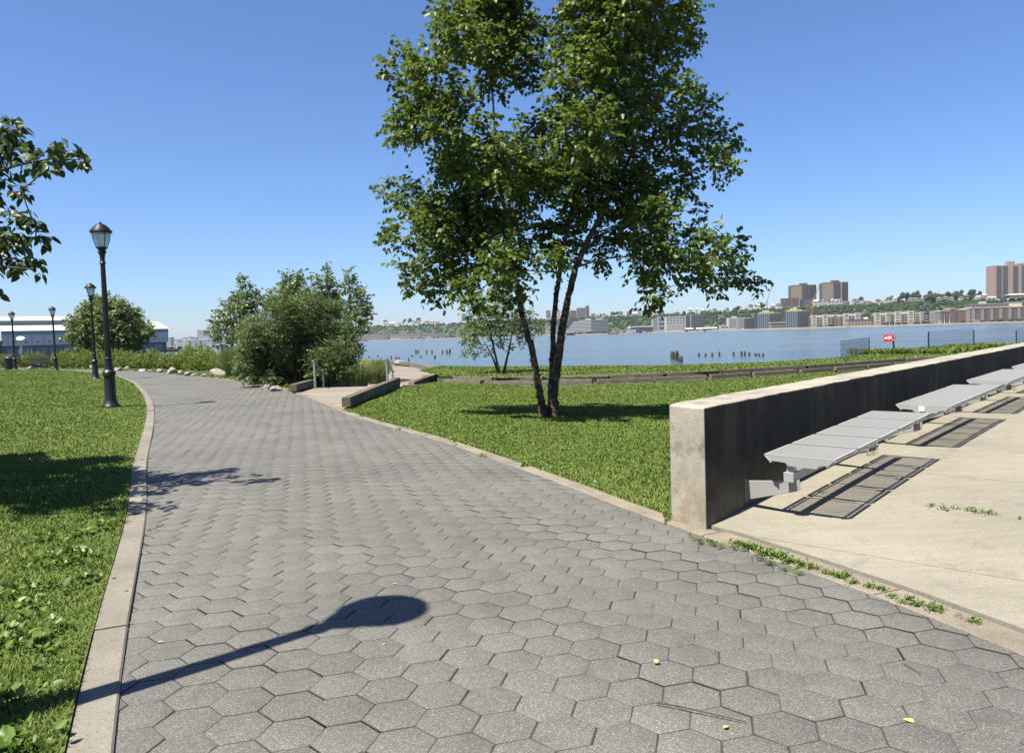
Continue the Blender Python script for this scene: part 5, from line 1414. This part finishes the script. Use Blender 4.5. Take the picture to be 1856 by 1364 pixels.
townhouse(1585,1617,566.5,22,'cream and brick townhouse group left of the green bank',[(0,.36,'cream',1),(.38,.6,'brick',.7),(.62,1,'cream',1.02)])
townhouse(1622,1657,564,20,'widest cream townhouse group with orange brick balconies',[(0,.30,'cream',1.02),(.31,.42,'orange',.7),(.43,.66,'brick',.72),(.67,1,'cream',1.02)])
townhouse(1659,1683,564.5,34,'shaded townhouse end with tan bays, left of the white columns',[(0,.3,'tan',.95),(.35,.62,'cream',.9),(.66,1,'dark',.92)])
o, w, H = far_building('low_brick_hall', 1536, 1590, 579, 12, 'brick', 'low brick hall with a small white dome on the waterfront'); part(o, 'wall', 'pink', (0,w,0,12,0,H)); part(o, 'roof', 'grey', (-.6,w+.6,-.6,12.6,H,H+.7)); windows(o, w, H, 9, 2, 'dark', fw=.5)
m = MB(); m.lathe([(0,0),(4.2,0),(4.2,1.0),(3.4,2.2),(1.6,3.2),(.9,3.4),(.9,4.4),(0,4.6)], 16); d_ = m.build('dome', M['b_white'], o, True); d_.location = (w*.68, 6, H+.7)
# white columns on the quay
for px, yt in [(1702,571.5),(1705.5,571.8),(1712,571.3),(1721.5,569)]:
    p = scene_pt(px, 8); H = at(px, yt, p.y).z - p.z; m = MB(); m.lathe([(0,0),(1.1,0),(1.1,.6),(.85,.8),(.78,H-.8),(.95,H-.6),(.95,H),(0,H)], 12); o = m.build('column', M['b_cream'], None, True); o.location = p
    tag(o, 'pale free-standing column on the quay before the long brick complex', 'column', 'pale columns on the far quay')
# long brick complex on the right
o, w, H = far_building('brick_complex', 1696, 1880, 557, 24, 'brick', 'long reddish brick waterfront complex with bays and pale cornices at the right')
segs = [(0,.05,.80,'grey',1.5),(.05,.145,.83,'brick',1.2),(.145,.20,.98,'brick',-1),(.20,.215,.80,'dark',3),(.215,.30,.86,'brick',1),(.30,.34,.93,'tan',0),(.34,1,.96,'brick',1.4)]
for a, b, hh_, mt_, y_ in segs:
    part(o, 'wall', mt_, (w*a,w*b,y_,20,0,H*hh_)); part(o, 'cornice', 'cream', (w*a-.1,w*b-.3,y_-.6,20,H*hh_+.01,H*hh_+1.3))
for q in range(7): 
    a = .36+.09*q; part(o, 'bay', 'grey', (w*a,w*(a+.028),-.3,1.38,H*.12,H*.98)); part(o, 'cornice', 'cream', (w*a-.4,w*(a+.028)+.4,-.9,1.3,H*.981,H*1.02))
    part(o, 'balcony_stack', 'dark', (w*(a+.032),w*(a+.042),1.0,1.39,H*.1,H*.88))
windows(o, w, H, 24, 4, 'dark', z0=.14, z1=.92, x0=.36, x1=.995, fw=.32, fh=.42, y=1.15)
windows(o, w, H, 5, 4, 'dark', z0=.10, z1=.78, x0=.055, x1=.14, fw=.42, fh=.42, y=.95)
windows(o, w, H, 3, 4, 'glass', z0=.25, z1=.92, x0=.15, x1=.195, fw=.7, fh=.5, y=-1.25)
part(o, 'entrance', 'cream', (w*.345,w*.42,-1,1.3,0,H*.16)); 
for q in range(3): part(o, 'doorway', 'dark', (w*(.353+.022*q),w*(.364+.022*q),-1.2,-1.01,0,H*.14))
o, w, H = far_building('brick_complex', 1759, 1880, 548, 52, 'tan', 'upper tan storey with white pavilions set back above the long brick complex')
part(o, 'wall', 'tan', (0,w,0,16,0,H*.93)); part(o, 'roof', 'grey', (-.8,w+.8,-.8,17,H*.931,H*.97)); part(o, 'pavilion', 'cream', (w*.16,w*.24,1,8,H*.972,H*1.08)); part(o, 'pavilion', 'cream', (w*.57,w*.76,-2,10,H*.5,H*.99)); part(o, 'roof', 'grey', (w*.565,w*.80,-2.6,11,H*.991,H*1.03)); windows(o, w, H, 22, 2, 'dark', z0=.62, z1=.9, fw=.5)
# green roofed pavilion on the hill, white houses and others
o, w, H = far_building('pavilion', 1826, 1866, 531.5, 150, 'green', 'low pavilion with a wide pale green roof below the right tower', ybase=538.5); part(o, 'wall', 'pink', (w*.12,w,1,10,0,H*.55))
m = MB(); m.add([(0,0,H*.6),(w,0,H*.6),(w,12,H*.6),(0,12,H*.6),(w*.25,5,H),(w*.9,5,H)], [(0,1,5,4),(1,2,5),(2,3,4,5),(3,0,4),(0,3,2,1)]); m.build('roof', M['b_green'], o)
# terraced glass building
o, w, H = far_building('terraced_building', 1026, 1103, 579.5, 26, 'glass', 'stepped white and glass building, terraces climbing left to right', ybase=602)
for q in range(9):
    a = [0,0,0,.08,.10,.13,.16,.19,.30][q]; z = H*q/9
    part(o, 'glazing', 'glass', (w*a+.6,w-.4,1,20,z,z+H/9-.01)); part(o, 'terrace_rail', 'white', (w*a,w*.6,-.1+.1*q,.95+.1*q,z+H/9*.42,z+H/9*.98)); part(o, 'floor_edge', 'concrete', (w*.62,w,.2,.99,z+H/9*.55,z+H/9*.9))
part(o, 'plant_room', 'white', (w*.48,w*.60,5,14,H,H+3.6)); part(o, 'plant_room', 'white', (w*.72,w*.86,5,14,H,H+3.0)); part(o, 'step_end', 'white', (w*.0,w*.18,.0,1.0,0,H*.12))
m = MB(); 
for q in range(9): a = [0,0,0,.08,.10,.13,.16,.19,.30][q]; 
o2, w2, H2 = far_building('office_block', 1012, 1038, 579, 60, 'dark', 'dark blue office block left of the stepped white building', ybase=600); part(o2, 'wall', 'dark', (0,w2,0,16,0,H2)); part(o2, 'roof_unit', 'white', (w2*.6,w2*.8,3,9,H2,H2+2)); bands(o2, w2, H2, 4, 'glass')
# office group behind the ferry pier
for x0, x1, yt, s, mt_, wm, rows_, lab in [(1184,1194,578,30,'concrete','glass',6,'pale narrow office slab left of the glass block'),(1194.5,1207,574,26,'steelblue','dark',3,'blue glass block between pale slabs'),(1207.5,1243,573.5,22,'white','dark',6,'white gridded office block under the birch bough'),(1247,1276,570.5,24,'dark','glass',5,'dark glass slab right of the white gridded office')]:
    o, w, H = far_building('office_block', x0, x1, yt, s, mt_, lab); part(o, 'wall', mt_, (0,w,0,18,0,H)); part(o, 'parapet', 'concrete', (-.3,w+.3,-.3,18,H,H+.8))
    if mt_ == 'white': windows(o, w, H, 11, 3, 'dark', z0=.06, z1=.42, fw=.55, fh=.6); windows(o, w, H, 6, 3, 'glass', z0=.46, z1=.96, fw=.72, fh=.6)
    elif mt_ == 'dark': part(o, 'fin', 'white', (w*.16,w*.20,-.4,.0,0,H*1.02)); bands(o, w, H, rows_, wm, fh=.25, x0=.25)
    else: bands(o, w, H, rows_, wm)
o, w, H = far_building('ferry_terminal', 1143, 1192, 590.5, 6, 'white', 'long low pale ferry terminal with dark ramped roof on the far quay'); part(o, 'wall', 'concrete', (0,w,0,14,0,H*.8)); part(o, 'roof', 'white', (0,w,-1,15,H*.81,H)); bands(o, w, H, 1, 'dark', z0=.5, z1=.8, fh=.8)
m = MB(); m.add([(w*.2,-2,0),(w,-2,0),(w,-2,H*.62),(w*.2,-2,H*.45),(w*.2,0,0),(w,0,0),(w,0,H*.62),(w*.2,0,H*.45)], [(0,1,2,3),(4,7,6,5),(3,2,6,7),(0,3,7,4),(1,5,6,2)]); m.build('ramp', M['b_dark'], o)
part(o, 'tower_hut', 'white', (-5,-1,2,8,0,H*.7)); m = MB(); m.add([(-6,1,H*.7),(0,1,H*.7),(0,9,H*.7),(-6,9,H*.7),(-3,5,H)], [(0,1,4),(1,2,4),(2,3,4),(3,0,4),(0,3,2,1)]); m.build('roof', M['b_green'], o)
def boat(x0, x1, h, hull, lab, group='boats moored at the far quay', s=-9):
    cx = (x0+x1)/2; Y = Dsh(cx)+s; a = azx(x0, Y); b = azx(x1, Y); L = b-a; H = h*Y/F
    o = empty('boat', ((a+b)/2, Y, -1.8)); m = MB()
    m.add([(-L/2,-2,-.3),(L*.40,-2,-.3),(L/2,0,-.3),(L*.40,2,-.3),(-L/2,2,-.3),(-L/2-.2,-2.3,H*.42),(L*.42,-2.3,H*.42),(L/2+.6,0,H*.5),(L*.42,2.3,H*.42),(-L/2-.2,2.3,H*.42)], [(4,3,2,1,0),(5,6,7,8,9),(0,1,6,5),(1,2,7,6),(2,3,8,7),(3,4,9,8),(4,0,5,9)])
    m.build('hull', M['b_'+hull], o); part(o, 'cabin', 'white', (-L*.34,L*.22,-1.7,1.7,H*.43,H*.85)); part(o, 'window', 'dark', (-L*.3,L*.18,-1.75,-1.71,H*.55,H*.72)); part(o, 'wheelhouse', 'white', (-L*.05,L*.14,-1.2,1.2,H*.851,H*1.1))
    return tag(o, lab, 'boat', group)
boat(1102,1122,6,'red','red hulled ferry moored left of the ferry terminal')
for x0, x1, h, lab in [(1123,1131,6,'white boat just right of the red ferry'),(1133,1140,6,'white boat moored before the terminal hut'),(1150,1160,5,'white boat under the terminal ramp'),(1163,1172,4,'small white boat at the right of the terminal ramp')]: boat(x0, x1, h, 'white', lab)
boat(706,732,6,'white','long white ship at the quay left of the birch'); boat(770,784,5,'white','white ship at the quay just left of the birch crown')
boat(387,394,2.6,'white','tiny white boat in the far distance below the bush')
for i, (x0, x1, lab) in enumerate([(1243,1257,'white roofed shed left of the tree on the far quay'),(1263,1275,'cream shed in the middle of the far quay'),(1276,1290,'white roofed shed with a dark front on the far quay'),(1292,1300,'small cream shed at the right of the quay sheds')]):
    o, w, H = far_building('quay_shed', x0, x1, 594 - .03*(x0-1243) , 4, 'white', lab, 'shed', 'low sheds on the far quay'); part(o, 'wall', ('dark','tan','dark','tan')[i], (0,w,0,9,0,H*.55)); m = MB(); m.add([(-.5,-.5,H*.55),(w+.5,-.5,H*.55),(w+.5,4.5,H),(-.5,4.5,H),(-.5,9.5,H*.55),(w+.5,9.5,H*.55)], [(0,1,2,3),(3,2,5,4),(0,3,4),(1,5,2),(0,4,5,1)]); m.build('roof', M['b_white'], o)
o, w, H = far_building('office_block', 1321, 1352, 575.5, 26, 'white', 'white banded office block with a low left wing'); part(o, 'wall', 'white', (0,w,0,16,0,H)); bands(o, w, H, 5, 'dark', fh=.42); part(o, 'fin', 'white', (w*.48,w*.52,-.6,-.21,0,H)); part(o, 'plant_room', 'white', (w*.25,w*.5,4,10,H,H+2.6)); part(o, 'wing', 'white', (-w*.46,-.1,2,14,0,H*.36)); part(o, 'window_band', 'dark', (-w*.44,-w*.02,1.8,2,H*.16,H*.26)); part(o, 'awning', 'red', (w*.45,w*.72,-2,-.65,H*.02,H*.08))
o, w, H = far_building('office_block', 1352.5, 1373, 576, 36, 'dark', 'low dark slab between the white banded block and the unfinished block'); part(o, 'wall', 'dark', (0,w,0,16,0,H)); part(o, 'parapet', 'concrete', (-.2,w+.2,-.2,16,H*.97,H*1.02))
# hilltop slabs left of the birch's right stem
o, w, H = far_building('apartment_block', 1047, 1069, 557.5, 190, 'brown', 'dark brown slab block standing highest on the hill behind the birch stems', ybase=576); part(o, 'wall', 'grey', (0,w*.75,0,16,0,H)); part(o, 'wing', 'brown', (w*.75,w,-1,16,0,H+5)); 
for q in range(7): part(o, 'window_stack', 'dark', (w*(.03+.10*q),w*(.075+.10*q),-.2,.0,H*.04,H*.96))
for x0, x1, yt, mt_, lab in [(1024,1034,564.5,'brown','low brown block nearest the birch stem on the hill'),(1035,1046,563,'brick','low brick block beside the tall brown slab'),(1008,1017,564,'cream','cream block between the birch stems on the hill'),(991,999,563,'grey','grey block left of the middle birch stem on the hill'),(838,846,569,'grey','grey hilltop block beside the birch crown')]:
    o, w, H = far_building('apartment_block', x0, x1, yt, 190, mt_, lab, ybase=577 if x0 > 900 else 582); part(o, 'wall', mt_, (0,w,0,14,0,H)); part(o, 'roof', 'roof', (-.3,w+.3,-.3,14,H,H+.7)); windows(o, w, H, 3, 4, 'dark', fw=.4)
# small houses
def house(px, yt, wpx, mt_, rf, lab, group, s=170, hpx=9, gable=True):
    o, w, H = far_building('house', px-wpx/2, px+wpx/2, yt, s, mt_, lab, 'house', group, ybase=yt+hpx)
    part(o, 'wall', mt_, (0,w,0,9,0,H*.68)); m = MB()
    if gable: m.add([(-.3,-.4,H*.68),(w+.3,-.4,H*.68),(w/2,-.4,H),(-.3,9,H*.68),(w+.3,9,H*.68),(w/2,9,H)], [(0,1,2),(3,5,4),(0,2,5,3),(1,4,5,2),(0,3,4,1)])
    else: m.add([(-.3,-.4,H*.68),(w+.3,-.4,H*.68),(w+.3,4.5,H),(-.3,4.5,H),(-.3,9.4,H*.68),(w+.3,9.4,H*.68)], [(0,1,2,3),(3,2,5,4),(0,3,4),(1,5,2),(0,4,5,1)])
    m.build('roof', M['b_'+rf], o)
    part(o, 'window', 'dark', (w*.2,w*.4,-.15,0,H*.30,H*.52)); part(o, 'window', 'dark', (w*.6,w*.8,-.15,0,H*.30,H*.52)); part(o, 'porch', 'white' if mt_ != 'white' else 'concrete', (w*.1,w*.9,-1.6,-.2,H*.0,H*.16))
    return o
gh = 'white gabled houses in a row below the twin towers'
for i, px in enumerate([1480,1488,1495,1504,1511,1518,1525]): house(px, 542.3-.25*i+(i%2)*.8, 7.4 if i else 9, 'white', ('white','roof','grey','roof','white','white','grey')[i], 'white gabled house in the tight row on the hill edge below the twin towers', gh, 178, 10.5, i > 0)
for px, yt, wpx, mt_, rf, gb_ in [(1536,545,9,'grey','roof',0),(1549,540.5,6,'white','grey',1),(1556,543,7,'pink','roof',0),(1568,545,6,'concrete','grey',1),(1575,543,9,'pink','pink',0),(1594,541.5,6,'pink','roof',0),(1607,541,5,'cream','grey',1),(1614,540,6,'white','roof',1),(1623,538,5,'cream','cream',0)]:
    house(px, yt, wpx, mt_, rf, 'small pale house among hilltop trees right of the twin towers', 'houses right of the twin towers', 178, 8, gb_)
for px, yt in [(1652,540),(1661,539),(1672,539),(1704,538.5),(1716,536.5),(1726,538)]: house(px, yt, 6, 'dirty', 'grey', 'low grey-brown house peeping from under the dark hilltop grove', 'houses under the hilltop grove', 176, 6, False)
for px, yt, wpx, mt_, lab in [(1744,537,6,'white','white house at the right end of the hilltop grove'),(1754,534,5,'brown','narrow brown house at the right end of the hilltop grove'),(1774,535.5,7,'white','white house left of the long white terrace on the hill'),(1786,532.5,7,'pink','pinkish house above the long white terrace on the hill'),(1797,537,19,'white','long low white terrace below the right tower')]:
    house(px, yt, wpx, mt_, 'white' if 'terrace' in lab else 'roof', lab, None, 174, 7, False)
for px, yt, wpx, mt_, rf in [(1076,565,6,'pink','roof'),(1083,566,6,'white','grey'),(1090,566,5,'concrete','roof'),(1096,565,6,'white','grey'),(1112,562,8,'brown','roof'),(1126,561,8,'dirty','grey'),(1142,562,8,'brown','roof'),(1151,563,6,'white','white'),(1160,562,5,'paleblue','grey'),(1168,560,7,'cream','roof'),(1180,559,8,'white','grey'),(1190,560,8,'white','white'),(1201,560,8,'pink','roof')]:
    house(px, yt+2, wpx, mt_, rf, 'small house in the crowded hilltop row between the brown slab and the birch bough', 'crowded hilltop houses behind the birch', 176, 9, gw.random() < .6)
for px, yt, wpx, mt_, rf in [(1252,557,5,'white','white'),(1264,557,4,'white','white'),(1274,558,5,'white','cream'),(1286,558,8,'white','cream'),(1296,557,8,'white','grey'),(1320,556,4,'pink','roof'),(1347,557,9,'cream','pink'),(1362,550,8,'white','roof'),(1376,549,5,'cream','cream'),(1403,550,7,'white','white'),(1411,548,8,'white','grey'),(1464,552,5,'cream','roof')]:
    house(px, yt+1, wpx, mt_, rf, 'pale hilltop house between the birch bough and the grey crane', 'hilltop houses before the cranes', 176, 8, gw.random() < .5)
for px, yt, wpx, mt_, rf, lab in [(700,583,8,'cream','tan','house with a pale tan roof at the left of the hilltop'),(712,583.5,10,'white','white','white house right of the tan roofed one'),(724,582.5,5,'white','grey','narrow white house on the left hilltop'),(751,580.5,6,'white','grey','white gabled house left of a dark pointed tree'),(758,580.5,6,'white','pink','white gabled house touching a dark pointed tree'),(775,579,9,'pink','pink','pinkish house with a reddish roof on the left hilltop'),(785,580,8,'white','pink','white house just right of the reddish roof'),(794,580.5,9,'cream','grey','cream house nearest the birch crown on the hill'),(672,589,10,'white','grey','white house at the tip of the bush on the far hill')]:
    house(px, yt, wpx, mt_, rf, lab, None, 178, 7, 'gabled' in lab)
# low rows along the water at the left
for x0, x1, yt, mt_, lab in [(655,703,606,'dirty','long tan row of flats at the water right of the bush'),(708,762,605,'pink','long brick row of flats behind the white ship'),(764,806,604,'dirty','pale row of flats at the water touching the birch crown'),(990,1011,590,'concrete','pale building at the water between the birch stems'),(945,975,596,'steelblue','blue-grey building at the water left of the birch stems')]:
    o, w, H = far_building('flats', x0, x1, yt, 24, mt_, lab); part(o, 'wall', mt_, (0,w,0,14,0,H*.8)); part(o, 'roof', 'grey', (-.5,w+.5,-.5,14.5,H*.8,H)); windows(o, w, H, 12, 2, 'dark', fw=.4, z0=.05, z1=.75)
# hazy distance at the far left
for x0, x1, yt, s, mt_, lab in [(358.5,370,598,60,'grey','tall pale slab in the far distance left of the bush'),(360,388,607.5,40,'paleblue','blue glass block in the far distance below the tall slab'),(388,410,612,40,'paleblue','lower blue block behind the young tree at far left'),(320,346,618,10,'concrete','long grey warehouse at the far water just right of the shed'),(346.5,400,616.5,12,'steelblue','long bluish warehouse in the far distance over the bush'),(341,345.5,610,60,'white','small white tower among far roofs'),(346,357,611,70,'steelblue','dark blue block among far roofs'),(307,310,611,50,'grey','grey block touching the shed end in the far distance'),(316,324,615,70,'white','white far building between shed and warehouse'),(330,340,611.5,90,'green','green hump of far roofs and trees'),(400,440,617,20,'steelblue','far bluish warehouse row behind the young tree')]:
    o, w, H = far_building('distant_building', x0, x1, yt, s, mt_, lab, ybase=horizon((x0+x1)/2)+.6); part(o, 'wall', mt_, (0,w,0,40,-2,H*.95)); part(o, 'roof', 'concrete', (0,w,-1,40,H*.951,H)); bands(o, w, H, 3, 'grey', fh=.3)

# airliner, tiny and far off
pa = at(1598,479.5,7000); ap = empty('airplane', pa); m = MB()
m.tube([(-17,0,0),(-14,0,.4),(-8,0,.6),(10,0,.6),(15,0,.3),(17.5,0,-.3)], [.3,1.3,1.9,1.9,1.4,.3], 10); m.build('fuselage', M['b_white'], ap, True)
for s_ in (-1,1):
    m = MB(); m.add([(-3,s_*1.5,0),(3,s_*1.5,0),(-4,s_*16,1.2),(-6,s_*16,1.2),(-3,s_*1.5,.4),(3,s_*1.5,.5),(-4,s_*16,1.4),(-6,s_*16,1.4)], [(0,1,2,3),(7,6,5,4),(0,4,5,1),(1,5,6,2),(2,6,7,3),(3,7,4,0)]); m.build('wing', M['b_white'], ap)
m = MB(); m.box(-16,-13,-.15,.15,1,6); m.build('tail', M['b_grey'], ap)
tag(ap, 'tiny white airliner in the clear sky above the far hill', 'airplane')

# ------------------------------------------------------------------ light, air, camera
w = bpy.data.worlds.new('World'); scene.world = w; w.use_nodes = True
nt = w.node_tree; nt.nodes.clear()
sky = nt.nodes.new('ShaderNodeTexSky'); sky.sky_type = 'NISHITA'; sky.sun_disc = False
sky.sun_elevation = SUN_EL; sky.sun_rotation = math.atan2(SUN_DIR.x, SUN_DIR.y); sky.altitude = 0; sky.air_density = 1.0; sky.dust_density = .5; sky.ozone_density = 10.0
bg = nt.nodes.new('ShaderNodeBackground'); bg.inputs[1].default_value = .0585
wo_ = nt.nodes.new('ShaderNodeOutputWorld'); tint = nt.nodes.new('ShaderNodeMix'); tint.data_type = 'RGBA'; tint.blend_type = 'MULTIPLY'; tint.inputs[0].default_value = 1; tint.inputs[7].default_value = (1.02, 1.03, 1.12, 1)
nt.links.new(sky.outputs[0], tint.inputs[6]); nt.links.new(tint.outputs[2], bg.inputs[0]); nt.links.new(bg.outputs[0], wo_.inputs[0])
sl = bpy.data.lights.new('sun', 'SUN'); sl.energy = 5.0; sl.angle = R(.53); sl.color = (1, .93, .81)
so = bpy.data.objects.new('sun', sl); col.objects.link(so); so.rotation_euler = SUN_DIR.to_track_quat('Z', 'Y').to_euler()

m = MB(); m.box(-5200, 3600, -60, 5600, -4.2, 112); k = NT('thin_summer_haze')
pv_ = k.n('ShaderNodeVolumePrincipled', {'Color': (.80,.88,1.0,1), 'Density': 4.5e-5, 'Anisotropy': .2}); k.t.links.new(pv_.outputs[0], k.out.inputs['Volume'])
hz_ = m.build('haze', k.mat); tag(hz_, 'thin pale haze over the river', 'haze', kind='stuff')
cam = bpy.data.cameras.new('camera'); co = bpy.data.objects.new('camera', cam); col.objects.link(co); scene.camera = co
cam.sensor_width = 36; cam.sensor_fit = 'HORIZONTAL'; cam.lens = 36*F/1856; cam.clip_start = .05; cam.clip_end = 20000
co.matrix_world = Matrix.Translation((0,0,EYE)) @ Matrix.Rotation(math.pi/2 - PITCH, 4, 'X') @ Matrix.Rotation(-ROLL, 4, 'Z')
scene.view_settings.view_transform = 'Standard'; scene.view_settings.look = 'None'; scene.view_settings.exposure = 1.4; scene.view_settings.gamma = 1
scene.cycles.max_bounces = 8; scene.cycles.transparent_max_bounces = 16; scene.cycles.caustics_reflective = False; scene.cycles.caustics_refractive = False
